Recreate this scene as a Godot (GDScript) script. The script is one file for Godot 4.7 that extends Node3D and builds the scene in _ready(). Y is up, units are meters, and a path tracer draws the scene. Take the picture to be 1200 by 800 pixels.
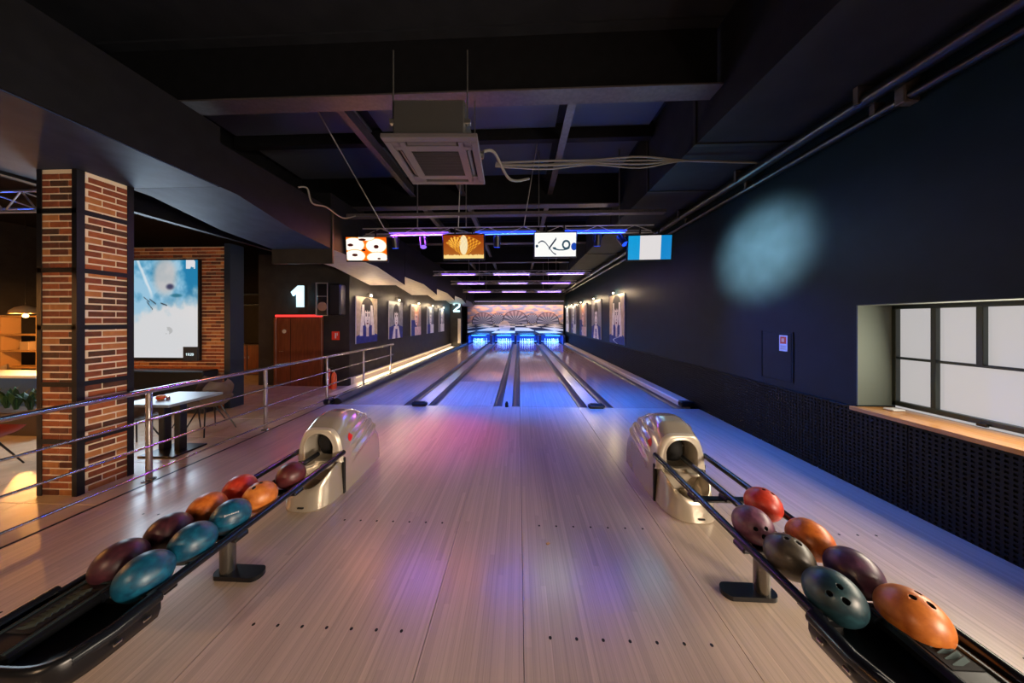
extends Node3D
# A four-lane bowling alley seen from behind the ball returns. Helper V(X, Y, Z) takes Z forward from the camera.

class MB:
	var v := PackedVector3Array()
	var n := PackedVector3Array()
	var t := PackedVector2Array()
	func tri(a: Vector3, b: Vector3, c: Vector3, na: Vector3, nb: Vector3, nc: Vector3, ta := Vector2.ZERO, tb := Vector2.ZERO, tc := Vector2.ZERO) -> void:
		if (b - a).cross(c - a).dot(na + nb + nc) > 0.0:
			v.append_array([a, c, b]); n.append_array([na, nc, nb]); t.append_array([ta, tc, tb])
		else:
			v.append_array([a, b, c]); n.append_array([na, nb, nc]); t.append_array([ta, tb, tc])
	func quad(a: Vector3, b: Vector3, c: Vector3, d: Vector3, nn: Vector3, ua := Vector2(0, 0), ub := Vector2(1, 0), uc := Vector2(1, 1), ud := Vector2(0, 1)) -> MB:
		tri(a, b, c, nn, nn, nn, ua, ub, uc); tri(a, c, d, nn, nn, nn, ua, uc, ud)
		return self
	func box(c: Vector3, s: Vector3, ch := 0.0, ba := Basis.IDENTITY) -> MB:
		var h := s / 2.0
		ch = minf(ch, minf(h.x, minf(h.y, h.z)) * 0.9)
		for ax in 3:
			var a1 := (ax + 1) % 3
			var a2 := (ax + 2) % 3
			for sg in [-1.0, 1.0]:
				var nn := Vector3.ZERO; nn[ax] = sg
				var q := []
				var uv := []
				for k in [[-1, -1], [1, -1], [1, 1], [-1, 1]]:
					var p := Vector3.ZERO
					p[ax] = sg * h[ax]; p[a1] = k[0] * (h[a1] - ch); p[a2] = k[1] * (h[a2] - ch)
					uv.append(Vector2(p[a1], p[a2]))
					q.append(c + ba * p)
				quad(q[0], q[1], q[2], q[3], ba * nn, uv[0], uv[1], uv[2], uv[3])
		if ch > 0.0:
			for ax in 3:
				var a1 := (ax + 1) % 3
				var a2 := (ax + 2) % 3
				for s1 in [-1.0, 1.0]:
					for s2 in [-1.0, 1.0]:
						var nn := Vector3.ZERO; nn[a1] = s1; nn[a2] = s2
						var q := []
						for e in [-1.0, 1.0]:
							var p := Vector3.ZERO; p[ax] = e * (h[ax] - ch); p[a1] = s1 * h[a1]; p[a2] = s2 * (h[a2] - ch)
							var r := p; r[a1] = s1 * (h[a1] - ch); r[a2] = s2 * h[a2]
							q.append(c + ba * p); q.append(c + ba * r)
						quad(q[0], q[1], q[3], q[2], (ba * nn).normalized())
			for sx in [-1.0, 1.0]:
				for sy in [-1.0, 1.0]:
					for sz in [-1.0, 1.0]:
						var m := Vector3(sx, sy, sz)
						var a := c + ba * Vector3(sx * h.x, sy * (h.y - ch), sz * (h.z - ch))
						var b := c + ba * Vector3(sx * (h.x - ch), sy * h.y, sz * (h.z - ch))
						var d := c + ba * Vector3(sx * (h.x - ch), sy * (h.y - ch), sz * h.z)
						var mm := (ba * m).normalized()
						tri(a, b, d, mm, mm, mm)
		return self
	# box from forward coordinates: X, Y and Z ranges, Z forward
	func span(x0: float, x1: float, y0: float, y1: float, z0: float, z1: float, ch := 0.0) -> MB:
		return box(Vector3((x0 + x1) / 2, (y0 + y1) / 2, -(z0 + z1) / 2), Vector3(absf(x1 - x0), absf(y1 - y0), absf(z1 - z0)), ch)
	func tube(path: Array, r: float, seg := 10, caps := true, r2 := -1.0) -> MB:
		var rings := []
		var nor := []
		var up := Vector3.UP
		var m := path.size()
		for i in m:
			var d: Vector3 = (path[mini(i + 1, m - 1)] - path[maxi(i - 1, 0)]).normalized()
			if absf(d.dot(up)) > 0.95: up = Vector3.RIGHT if absf(d.x) < 0.8 else Vector3.BACK
			var s := d.cross(up).normalized()
			var w := s.cross(d).normalized()
			up = w
			var rr := r if r2 < 0 else lerpf(r, r2, float(i) / (m - 1))
			var ring := []
			var rn := []
			for k in seg:
				var a := TAU * k / seg
				var q := s * cos(a) + w * sin(a)
				rn.append(q); ring.append(path[i] + q * rr)
			rings.append(ring); nor.append(rn)
		for i in m - 1:
			for k in seg:
				var l := (k + 1) % seg
				tri(rings[i][k], rings[i][l], rings[i + 1][l], nor[i][k], nor[i][l], nor[i + 1][l])
				tri(rings[i][k], rings[i + 1][l], rings[i + 1][k], nor[i][k], nor[i + 1][l], nor[i + 1][k])
		if caps:
			for e in [0, m - 1]:
				var d: Vector3 = (path[1] - path[0]).normalized() * -1.0 if e == 0 else (path[m - 1] - path[m - 2]).normalized()
				for k in seg: tri(path[e], rings[e][k], rings[e][(k + 1) % seg], d, d, d)
		return self
	# surface of revolution about local Y; profile of Vector2(radius, y) from bottom to top
	func lathe(prof: Array, seg: int, at := Vector3.ZERO, ba := Basis.IDENTITY) -> MB:
		for i in prof.size() - 1:
			var p: Vector2 = prof[i]
			var q: Vector2 = prof[i + 1]
			if p.distance_to(q) < 1e-6: continue
			var n0 := Vector2(q.y - p.y, p.x - q.x).normalized()
			var na := n0
			var nb := n0
			if i > 0:
				var o: Vector2 = prof[i - 1]
				var m := Vector2(p.y - o.y, o.x - p.x).normalized()
				if m.dot(n0) > 0.6: na = (m + n0).normalized()
			if i < prof.size() - 2:
				var o: Vector2 = prof[i + 2]
				var m := Vector2(o.y - q.y, q.x - o.x).normalized()
				if m.dot(n0) > 0.6: nb = (m + n0).normalized()
			for k in seg:
				var a := TAU * k / seg
				var b := TAU * (k + 1) / seg
				var da := Vector3(cos(a), 0, sin(a))
				var db := Vector3(cos(b), 0, sin(b))
				var U := Vector3.UP
				var A := at + ba * (da * p.x + U * p.y)
				var B := at + ba * (db * p.x + U * p.y)
				var C := at + ba * (db * q.x + U * q.y)
				var D := at + ba * (da * q.x + U * q.y)
				var nA := ba * (da * na.x + U * na.y)
				var nB := ba * (db * na.x + U * na.y)
				var nC := ba * (db * nb.x + U * nb.y)
				var nD := ba * (da * nb.x + U * nb.y)
				if p.x > 1e-6: tri(A, B, C, nA, nB, nC)
				if q.x > 1e-6: tri(A, C, D, nA, nC, nD)
		return self
	# smooth sheet from rows of points; normals from differences, flipped with sg
	func sheet(P: Array, sg := 1.0, wrap := false) -> MB:
		var nu := P.size()
		var nv: int = P[0].size()
		var N := []
		for i in nu:
			var row := []
			for j in nv:
				var j0 := (j - 1 + nv) % nv if wrap else maxi(j - 1, 0)
				var j1 := (j + 1) % nv if wrap else mini(j + 1, nv - 1)
				var du: Vector3 = P[mini(i + 1, nu - 1)][j] - P[maxi(i - 1, 0)][j]
				var dv: Vector3 = P[i][j1] - P[i][j0]
				row.append((du.cross(dv) * sg).normalized())
			N.append(row)
		for i in nu - 1:
			for j in (nv if wrap else nv - 1):
				var k := (j + 1) % nv
				var ua := Vector2(float(i) / (nu - 1), float(j) / (nv - 1))
				var ub := Vector2(float(i + 1) / (nu - 1), ua.y)
				var uc := Vector2(ub.x, float(j + 1) / (nv - 1))
				var ud := Vector2(ua.x, uc.y)
				tri(P[i][j], P[i + 1][j], P[i + 1][k], N[i][j], N[i + 1][j], N[i + 1][k], ua, ub, uc)
				tri(P[i][j], P[i + 1][k], P[i][k], N[i][j], N[i + 1][k], N[i][k], ua, uc, ud)
		return self
	# polygon (x, y) extruded along local z from 0 to depth
	func prism(poly: PackedVector2Array, depth: float, at := Vector3.ZERO, ba := Basis.IDENTITY) -> MB:
		var idx := Geometry2D.triangulate_polygon(poly)
		for f in [0.0, depth]:
			var nn := ba * Vector3(0, 0, -1.0 if f == 0.0 else 1.0) * signf(depth)
			for i in range(0, idx.size(), 3):
				var q := []
				for k in 3: q.append(at + ba * Vector3(poly[idx[i + k]].x, poly[idx[i + k]].y, f))
				tri(q[0], q[1], q[2], nn, nn, nn, poly[idx[i]], poly[idx[i + 1]], poly[idx[i + 2]])
		var cc := Geometry2D.is_polygon_clockwise(poly)
		for i in poly.size():
			var a := poly[i]
			var b := poly[(i + 1) % poly.size()]
			var e := (b - a).normalized()
			var nn := Vector3(e.y, -e.x, 0) * (-1.0 if cc else 1.0)
			quad(at + ba * Vector3(a.x, a.y, 0), at + ba * Vector3(b.x, b.y, 0), at + ba * Vector3(b.x, b.y, depth), at + ba * Vector3(a.x, a.y, depth), ba * nn)
		return self
	func mesh() -> ArrayMesh:
		var arr := []
		arr.resize(Mesh.ARRAY_MAX)
		arr[Mesh.ARRAY_VERTEX] = v; arr[Mesh.ARRAY_NORMAL] = n; arr[Mesh.ARRAY_TEX_UV] = t
		var am := ArrayMesh.new()
		am.add_surface_from_arrays(Mesh.PRIMITIVE_TRIANGLES, arr)
		return am

var M := {}
var counts := {}
var rng := RandomNumberGenerator.new()

func V(x: float, y: float, z: float) -> Vector3:
	return Vector3(x, y, -z)

func numbered(called: String) -> String:
	var k: int = counts.get(called, 0)
	counts[called] = k + 1
	return called if k == 0 else "%s_%03d" % [called, k]

func thing(called: String, label: String, category: String, at := Vector3.ZERO, group := "") -> Node3D:
	var o := Node3D.new()
	o.name = numbered(called)
	add_child(o)
	o.position = at
	tag(o, label, category, group)
	return o

func tag(o: Node3D, label: String, category := "", group := "", kind := "") -> Node3D:
	if label: o.set_meta("label", label)
	if category: o.set_meta("category", category)
	if group: o.set_meta("group", group)
	if kind: o.set_meta("kind", kind)
	return o

# one named mesh under a parent; b is an MB in world coordinates unless the parent has a place of its own
func put(called: String, b, m: Material, parent: Node3D = null, at := Vector3.ZERO, ba := Basis.IDENTITY) -> MeshInstance3D:
	var o := MeshInstance3D.new()
	o.name = called if parent else numbered(called)
	o.mesh = b.mesh() if b is MB else b
	o.material_override = m
	(parent if parent else self).add_child(o, true)
	o.transform = Transform3D(ba, at)
	return o

func struct(called: String, b, m: Material, label := "", parent: Node3D = null) -> MeshInstance3D:
	var o := put(called, b, m, parent)
	if parent == null: tag(o, label, "", "", "structure")
	return o

func mat(key: String, c: Color, rough := 0.6, metal := 0.0, spec := 0.5) -> StandardMaterial3D:
	var m := StandardMaterial3D.new()
	m.resource_name = key
	m.albedo_color = c; m.roughness = rough; m.metallic = metal; m.metallic_specular = spec
	M[key] = m
	return m

func glow(key: String, c: Color, e: float) -> StandardMaterial3D:
	var m := mat(key, c * 0.6, 0.5)
	m.emission_enabled = true; m.emission = c; m.emission_energy_multiplier = e
	return m

func noise_tex(seed_: int, freq: float, a: Color, b: Color, size := 256, oct := 4, warp := 0.0) -> ImageTexture:
	var f := FastNoiseLite.new()
	f.seed = seed_; f.frequency = freq; f.fractal_octaves = oct
	f.noise_type = FastNoiseLite.TYPE_SIMPLEX_SMOOTH
	if warp > 0.0:
		f.domain_warp_enabled = true; f.domain_warp_amplitude = warp; f.domain_warp_frequency = freq
	var g := f.get_seamless_image(size, size)
	var im := Image.create(size, size, true, Image.FORMAT_RGB8)
	for y in size:
		for x in size:
			im.set_pixel(x, y, a.lerp(b, g.get_pixel(x, y).r))
	im.generate_mipmaps()
	return ImageTexture.create_from_image(im)

func tri_mat(key: String, seed_: int, freq: float, a: Color, b: Color, scale: float, rough := 0.6, metal := 0.0, size := 256, warp := 0.0) -> StandardMaterial3D:
	var m := mat(key, Color.WHITE, rough, metal)
	m.albedo_texture = noise_tex(seed_, freq, a, b, size, 4, warp)
	m.uv1_triplanar = true
	m.uv1_scale = Vector3.ONE * scale
	return m

func c8(r: int, g: int, b: int) -> Color:
	return Color(r / 255.0, g / 255.0, b / 255.0)

func area(called: String, at: Vector3, towards: Vector3, size: Vector2, c: Color, e: float, parent: Node3D = null) -> AreaLight3D:
	var l := AreaLight3D.new()
	l.name = called
	l.area_size = size; l.light_color = c; l.light_energy = e
	l.area_normalize_energy = true
	l.area_range = 40.0; l.area_attenuation = 2.0
	l.shadow_enabled = true
	(parent if parent else self).add_child(l, true)
	var up := Vector3.UP if absf(towards.normalized().y) < 0.9 else Vector3.BACK
	l.look_at_from_position(at, at + towards, up)
	return l

func omni(called: String, at: Vector3, c: Color, e: float, size: float, parent: Node3D = null) -> OmniLight3D:
	var l := OmniLight3D.new()
	l.name = called
	l.light_color = c; l.light_energy = e; l.light_size = size; l.omni_range = 40.0; l.omni_attenuation = 2.0; l.shadow_enabled = true
	(parent if parent else self).add_child(l, true)
	l.global_position = at
	return l

func spot(called: String, at: Vector3, target: Vector3, c: Color, e: float, deg: float, size := 0.03, parent: Node3D = null) -> SpotLight3D:
	var l := SpotLight3D.new()
	l.name = called
	l.light_color = c; l.light_energy = e; l.spot_angle = deg; l.light_size = size; l.spot_range = 40.0; l.spot_attenuation = 2.0; l.shadow_enabled = true
	l.spot_angle_attenuation = 1.0
	(parent if parent else self).add_child(l, true)
	var d := (target - at).normalized()
	l.look_at_from_position(at, target, Vector3.UP if absf(d.y) < 0.9 else Vector3.BACK)
	return l

# ------------------------------------------------------------------ place, in metres (Z forward from the camera)
const XR := 3.77          # right wall
const XL := -4.75         # portrait wall
const EDGE := -4.2        # left edge of the approach, line of the railing
const FOUL := 5.92
const BACK := 22.6        # masking unit
const DECK := 5.4
const LANES := [[-3.729, -2.506], [-1.764, -0.541], [0.027, 1.250], [1.992, 3.215]]
const GAPS := [[-2.506, -1.764], [-0.541, 0.027], [1.250, 1.992]]

func _ready() -> void:
	rng.seed = 7
	view_and_light()
	materials()
	shell()
	approach_and_lanes()
	right_wall()
	left_side()
	ceiling_works()
	pin_end()
	portraits()
	screens_and_trusses()
	stage_lights()
	railing()
	pillar()
	brick_wall()
	hall()
	ball_return(-2.11, 0.44, true)
	ball_return(1.63, 0.475, false)
	balls()
	small_things()

func view_and_light() -> void:
	var cam := Camera3D.new()
	cam.name = "camera"
	cam.projection = Camera3D.PROJECTION_FRUSTUM
	cam.near = 0.05; cam.far = 100.0
	cam.size = 800.0 / 325.0 * 0.05
	cam.frustum_offset = Vector2(5.0, -25.0) / 325.0 * 0.05
	cam.position = Vector3(0, 1.845, 0)
	cam.rotation = Vector3(0, 0.04, 0)
	add_child(cam)
	cam.current = true
	var we := WorldEnvironment.new()
	we.name = "world"
	var e := Environment.new()
	e.background_mode = Environment.BG_COLOR
	e.background_color = Color(0.02, 0.03, 0.05)
	e.tonemap_mode = Environment.TONE_MAPPER_LINEAR
	e.tonemap_exposure = 1.0
	e.sdfgi_enabled = true; e.ssao_enabled = true; e.ssil_enabled = true
	we.environment = e
	add_child(we)
	# daylight that the frosted window lets in
	area("window_daylight", V(4.10, 1.58, 1.62), Vector3(-1, -0.15, 0), Vector2(2.5, 0.7), Color(1.0, 0.94, 0.84), 8.0)
	area("window_daylight", V(4.10, 1.58, -2.65), Vector3(-1, -0.15, 0), Vector2(2.9, 0.7), Color(1.0, 0.90, 0.80), 50.0)

func materials() -> void:
	# maple laminate: narrow strips along the lanes (u across, v along)
	var fn := FastNoiseLite.new()
	fn.seed = 3; fn.frequency = 0.02; fn.fractal_octaves = 3
	var W := 512
	var im := Image.create(W, W, true, Image.FORMAT_RGB8)
	var r := RandomNumberGenerator.new(); r.seed = 11
	var tone := []
	var cut := []
	for k in 32:
		tone.append([r.randf(), r.randf(), r.randf()]); cut.append([r.randf() * 0.5, 0.5 + r.randf() * 0.5])
	for y in W:
		for x in W:
			var k := x / 16
			var s := 0 if y < cut[k][0] * W else (1 if y < cut[k][1] * W else 2)
			if s == 2: s = 0
			var g := fn.get_noise_2d(x * 9.0, y * 0.35) * 0.5 + fn.get_noise_2d(x * 3.0 + 900, y * 0.12) * 0.5
			var f: float = 0.90 + 0.085 * tone[k][s] + 0.09 * g
			if x % 16 == 0: f *= 0.90
			im.set_pixel(x, y, Color(0.80 * f, 0.715 * f, 0.635 * f))
	im.generate_mipmaps()
	var wood := ImageTexture.create_from_image(im)
	var m := mat("maple_laminate", Color.WHITE, 0.28); m.albedo_texture = wood
	m.uv1_scale = Vector3(0.833, 0.25, 1)
	m = mat("lane_laminate", Color(0.97, 0.95, 0.97), 0.08); m.albedo_texture = wood
	m.uv1_scale = Vector3(0.833, 0.25, 1)
	m = mat("lane_satin", Color(0.97, 0.95, 0.97), 0.5, 0.0, 0.2); m.albedo_texture = wood
	m.uv1_scale = Vector3(0.833, 0.25, 1)
	M.maple_laminate.clearcoat_enabled = true; M.maple_laminate.clearcoat = 0.35; M.maple_laminate.clearcoat_roughness = 0.2
	tri_mat("navy_wall", 21, 0.02, c8(12, 28, 36), c8(17, 34, 44), 0.5, 0.45)
	M.navy_wall.metallic_specular = 0.28
	tri_mat("charcoal_wall", 22, 0.02, c8(48, 45, 42), c8(60, 57, 53), 0.5, 0.55)
	tri_mat("black_paint", 23, 0.03, c8(15, 16, 19), c8(22, 23, 27), 0.6, 0.6)
	tri_mat("ceiling_board", 24, 0.02, c8(38, 50, 76), c8(50, 64, 90), 0.7, 0.6)
	M.ceiling_board.roughness = 0.6; M.ceiling_board.metallic_specular = 0.3
	tri_mat("soffit_paint", 25, 0.02, c8(176, 166, 152), c8(196, 186, 170), 0.7, 0.7)
	tri_mat("steel_dark", 26, 0.05, c8(72, 68, 70), c8(92, 86, 88), 1.0, 0.5, 0.3)
	tri_mat("deck", 27, 0.02, c8(26, 29, 36), c8(36, 39, 46), 0.4, 0.75)
	tri_mat("panel_black", 28, 0.03, c8(11, 14, 15), c8(16, 20, 21), 1.0, 0.5)
	for k in ["black_paint", "charcoal_wall", "panel_black", "deck"]:
		M[k].metallic_specular = 0.3
	mat("void_black", c8(8, 8, 9), 0.8)
	mat("gutter", c8(62, 60, 62), 0.3, 0.2)
	mat("capping", c8(176, 168, 172), 0.22)
	mat("capping_dark", c8(52, 52, 54), 0.3)
	mat("ledge_cream", c8(214, 200, 176), 0.35)
	mat("black_plastic", c8(17, 18, 21), 0.28)
	mat("black_rail", c8(19, 22, 28), 0.22)
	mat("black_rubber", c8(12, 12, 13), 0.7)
	mat("chrome", c8(208, 205, 202), 0.16, 1.0)
	mat("galvanised", c8(150, 150, 148), 0.38, 0.9)
	mat("truss_metal", c8(196, 194, 198), 0.3, 0.7)
	mat("ac_white", c8(84, 80, 84), 0.5)
	mat("ac_dark", c8(40, 40, 44), 0.6)
	mat("cable", c8(120, 118, 112), 0.6)
	var sh := mat("shell_silver", c8(196, 184, 164), 0.26, 0.45)
	sh.clearcoat_enabled = true; sh.clearcoat = 1.0; sh.clearcoat_roughness = 0.05
	mat("shell_lip", c8(216, 206, 188), 0.28, 0.3)
	mat("red_mark", c8(214, 30, 34), 0.4)
	mat("mortar", c8(238, 220, 190), 0.9)
	for k in 6:
		var pair = [[c8(150, 78, 42), c8(176, 98, 54)], [c8(120, 60, 36), c8(150, 80, 48)], [c8(92, 50, 34), c8(120, 66, 42)], [c8(62, 42, 32), c8(104, 62, 40)], [c8(176, 112, 62), c8(196, 132, 78)], [c8(54, 40, 34), c8(78, 52, 40)]][k]
		tri_mat("brick_%d" % k, 40 + k, 0.03, pair[0], pair[1], 3.0, 0.8, 0.0, 128)
	mat("angle_iron", c8(30, 30, 34), 0.45, 0.3)
	tri_mat("floor_tile", 30, 0.02, c8(196, 178, 152), c8(212, 194, 166), 0.6, 0.26)
	mat("grout", c8(120, 106, 90), 0.8)
	var dw := tri_mat("door_wood", 31, 0.02, c8(104, 52, 26), c8(138, 72, 38), 1.0, 0.4)
	dw.uv1_scale = Vector3(3.0, 0.3, 3.0)
	var sw := tri_mat("sill_wood", 32, 0.02, c8(168, 118, 66), c8(196, 144, 88), 1.0, 0.18)
	sw.uv1_scale = Vector3(3.0, 3.0, 0.4)
	mat("plaster_reveal", c8(88, 98, 92), 0.8)
	mat("window_green", c8(44, 56, 52), 0.4)
	mat("table_stone", c8(128, 138, 150), 0.4, 0.0, 0.35)
	mat("chair_shell", c8(92, 74, 60), 0.6)
	mat("chair_cream", c8(206, 180, 140), 0.6)
	mat("chair_red", c8(150, 52, 26), 0.5)
	mat("blue_board", c8(40, 82, 150), 0.4)
	mat("white_paint", c8(220, 220, 222), 0.4)
	mat("leaf", c8(34, 70, 30), 0.5)
	mat("leaf_dark", c8(24, 50, 26), 0.5)
	mat("soil", c8(50, 38, 28), 0.9)
	mat("pale_wood", c8(206, 164, 104), 0.5)
	mat("extinguisher_red", c8(190, 24, 20), 0.3)
	mat("pin_white", c8(235, 235, 238), 0.25)
	mat("clay_orange", c8(206, 120, 50), 0.5)
	glow("lamp_warm", Color(1.0, 0.82, 0.5), 9.0)
	glow("red_strip", Color(1.0, 0.22, 0.2), 1.6)
	glow("digit_white", Color(0.86, 0.97, 1.0), 1.15)
	glow("tube_purple", Color(0.62, 0.42, 1.0), 1.1)
	glow("tube_lavender", Color(0.80, 0.72, 1.0), 1.0)
	glow("tube_blue", Color(0.12, 0.3, 1.0), 1.6)
	glow("pin_light", Color(0.25, 0.65, 1.0), 3.0)
	glow("spot_bulb", Color(1.0, 0.93, 0.78), 6.0)
	glow("frosted_pane", Color(0.80, 0.79, 0.79), 0.75)
	M["frosted_pane"].roughness = 0.3

# ------------------------------------------------------------------ structure
func shell() -> void:
	struct("wall_back", MB.new().span(-16.2, 4.6, 0, 5.6, -5.2, -5.0), M.charcoal_wall, "dark wall behind the approach and the bar")
	struct("wall_far", MB.new().span(-9.2, 4.6, 0, 5.6, 24.2, 24.4), M.black_paint, "black end wall behind the pin machines")
	struct("wall_hall", MB.new().span(-16.2, -16.0, 0, 5.6, -5.0, 11.2), M.charcoal_wall, "dark far side wall of the dining hall")
	struct("wall_recess", MB.new().span(-16.0, -7.4, 0, 5.6, 11.0, 11.2), M.black_paint, "black wall deep behind the dining hall")
	# front-facing wall with the door and the portrait wall
	struct("wall_door", MB.new().span(-7.4, XL - 0.15, 0, 3.72, 7.6, 7.75), M.charcoal_wall, "charcoal wall with the brown door and lit numeral one")
	struct("wall_left", MB.new().span(XL - 0.15, XL, 0, DECK, 7.6, 24.2), M.charcoal_wall, "charcoal wall of portraits along the leftmost lane")
	struct("wall_door_side", MB.new().span(-7.4, -7.25, 0, 3.72, 7.75, 11.0), M.charcoal_wall)
	tag(get_node("wall_door_side"), "dark side wall behind the brown door", "", "", "structure")
	var ce := struct("ceiling", MB.new().span(-5.5, 4.6, DECK, DECK + 0.2, -5.0, 24.2), M.deck, "dark painted roof deck above the lanes")
	ce = struct("ceiling_hall", MB.new().span(-16.0, -5.5, 4.9, 5.1, -5.0, 11.2), M.deck, "dark ceiling above the dining hall")
	struct("ceiling_upstand", MB.new().span(-5.6, -5.5, 3.4, DECK, -5.0, 7.6), M.black_paint, "dark upstand between hall and lane ceilings")
	struct("ceiling_lintel_wall", MB.new().span(-7.4, -4.9, 3.7, 5.6, 7.6, 7.75), M.black_paint, "dark wall above the brown door")
	# hall floor: tiles
	var fl := struct("floor", MB.new().span(-16.0, EDGE, -0.12, -0.006, -5.0, 11.0), M.grout, "glossy beige tiled floor of the dining hall")
	var tm := MB.new().box(Vector3(0, -0.006, 0), Vector3(0.794, 0.012, 0.794), 0.002).mesh()
	for i in 14:
		for j in 15:
			put("tile", tm, M.floor_tile, fl, V(EDGE - 0.4 - i * 0.8, 0, -2.6 + j * 0.8))
	# slab under the approach and lanes
	struct("floor_slab", MB.new().span(EDGE, 4.6, -0.4, -0.2, -5.0, 24.2), M.void_black, "dark slab under the lanes")
	# left strip beyond the railing, next to the portrait wall
	struct("floor_strip", MB.new().span(XL, EDGE - 0.0, -0.2, 0.0, 11.0, 24.2), M.capping_dark, "dark strip between portrait wall and lane")

func approach_and_lanes() -> void:
	var ap := thing("approach", "pale maple approach floor in front of the foul line", "approach")
	tag(ap, "pale maple approach floor in front of the foul line", "", "", "structure")
	ap.remove_meta("category")
	ap.name = "floor_approach"
	var cuts := [EDGE + 0.02, -2.506, -1.764, -0.541, 0.027, 1.250, 1.992, XR]
	for i in cuts.size() - 1:
		var a: float = cuts[i] + 0.002
		var b: float = cuts[i + 1] - 0.002
		var mb := MB.new()
		mb.span(a, b, -0.2, -0.001, -5.0, FOUL - 0.004)
		mb.quad(V(a, 0, -5.0), V(b, 0, -5.0), V(b, 0, FOUL - 0.004), V(a, 0, FOUL - 0.004), Vector3.UP, Vector2(a, -5), Vector2(b, -5), Vector2(b, FOUL), Vector2(a, FOUL))
		put("floor_panel", mb, M.maple_laminate, ap)
	var dot := MB.new().lathe([Vector2(0.009, 0.0), Vector2(0.009, 0.0012), Vector2(0.0, 0.0012)], 10).mesh()
	for L in LANES:
		for z in [1.62, 2.5]:
			for k in range(-3, 4):
				var x: float = (L[0] + L[1]) / 2 + k * 0.152
				put("marker_dot", dot, M.black_rubber, ap, V(x, 0, z))
	put("edge_strip", MB.new().span(EDGE, EDGE + 0.02, -0.2, 0.006, -5.0, FOUL + 0.2), M.black_plastic, ap)
	# lanes
	for i in 4:
		var L = LANES[i]
		var o := thing("bowling_lane", ["bowling lane next to the portrait wall and railing", "bowling lane left of the centre gutters, blue lit", "bowling lane right of the centre gutters, blue lit", "bowling lane beside the navy right wall"][i], "lane", Vector3.ZERO, "four bowling lanes")
		var zs := [FOUL, 8.3, 12.0, 16.0, 20.0, 23.4]
		for k in 5:
			var mb := MB.new()
			mb.span(L[0], L[1], -0.2, -0.001, zs[k] + 0.002, zs[k + 1] - 0.001)
			mb.quad(V(L[0], 0, zs[k] + 0.002), V(L[1], 0, zs[k] + 0.002), V(L[1], 0, zs[k + 1] - 0.001), V(L[0], 0, zs[k + 1] - 0.001), Vector3.UP, Vector2(L[0], zs[k]), Vector2(L[1], zs[k]), Vector2(L[1], zs[k + 1]), Vector2(L[0], zs[k + 1]))
			put("lane_panel", mb, M.lane_satin if (k == 0 and (i == 1 or i == 2)) else M.lane_laminate, o)
	# gutters and capping between the lanes
	for i in 3:
		var G = GAPS[i]
		var w: float = G[1] - G[0]
		var gw := 0.21 if i != 1 else 0.17
		gutter(G[0] + gw / 2, gw, ["gutter along the right edge of the lane by the portrait wall", "left one of the two centre gutters", "gutter along the right edge of the lane right of centre"][i])
		gutter(G[1] - gw / 2, gw, ["gutter along the left edge of the lane left of centre", "right one of the two centre gutters", "gutter along the left edge of the lane by the navy wall"][i])
		var cp := MB.new()
		cp.span(G[0] + gw, G[1] - gw, -0.2, -0.012, FOUL + 0.02, 23.2, 0.01)
		put("capping", cp, M.capping)
		tag(get_node(NodePath(last("capping"))), ["pale flat capping strip in the left pair of gutters", "pale capping strip between the two centre gutters", "pale flat capping strip in the right pair of gutters"][i], "capping", "gutter cappings")
		# black box at the foul line
		var fb := thing("foul_sensor", ["black sensor box at the foul line on the left gutters", "small black sensor post at the foul line between centre gutters", "black sensor box at the foul line on the right gutters"][i], "sensor box", V((G[0] + G[1]) / 2, 0, FOUL - 0.03), "foul line sensors")
		if i == 1:
			put("body", MB.new().box(Vector3(0, 0.05, 0), Vector3(0.07, 0.1, 0.07), 0.012), M.black_plastic, fb)
			put("cap", MB.new().box(Vector3(0, 0.105, 0), Vector3(0.05, 0.02, 0.05), 0.008), M.black_rubber, fb)
		else:
			put("body", MB.new().box(Vector3(0, 0.045, 0), Vector3(0.34, 0.09, 0.12), 0.03), M.black_plastic, fb)
			put("cap", MB.new().box(Vector3(0, 0.094, 0), Vector3(0.24, 0.012, 0.07), 0.004), M.black_rubber, fb)
	gutter(-3.729 - 0.12, 0.24, "gutter along the leftmost lane beside the railing")
	gutter(3.215 + 0.12, 0.24, "gutter under the navy right wall")
	var lc := MB.new()
	lc.tube([V(-4.07, 0.0, FOUL + 0.15), V(-4.07, 0.03, FOUL + 0.35), V(-4.07, 0.03, 21.28)], 0.105, 14)
	tag(put("bumper_capping", lc, M.capping_dark), "dark rounded capping rail along the leftmost lane", "capping")
	tag(put("clamp", MB.new().box(V(-4.2, 0.06, FOUL + 0.05), Vector3(0.16, 0.12, 0.2), 0.03), M.black_plastic), "small black clamp at the start of the rounded capping rail", "clamp")
	tag(put("wall_ledge", MB.new().span(3.46, XR - 0.04, -0.2, 0.10, FOUL + 0.25, 21.28, 0.02), M.ledge_cream), "cream ledge running along the navy wall beside the lane", "ledge")
	tag(put("ledge_end", MB.new().span(3.45, XR - 0.04, 0, 0.11, FOUL + 0.1, FOUL + 0.25, 0.02), M.black_plastic), "black end block of the cream ledge at the foul line", "end block")

func last(called: String) -> String:
	var k: int = counts[called]
	return called if k == 1 else "%s_%03d" % [called, k - 1]

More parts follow.
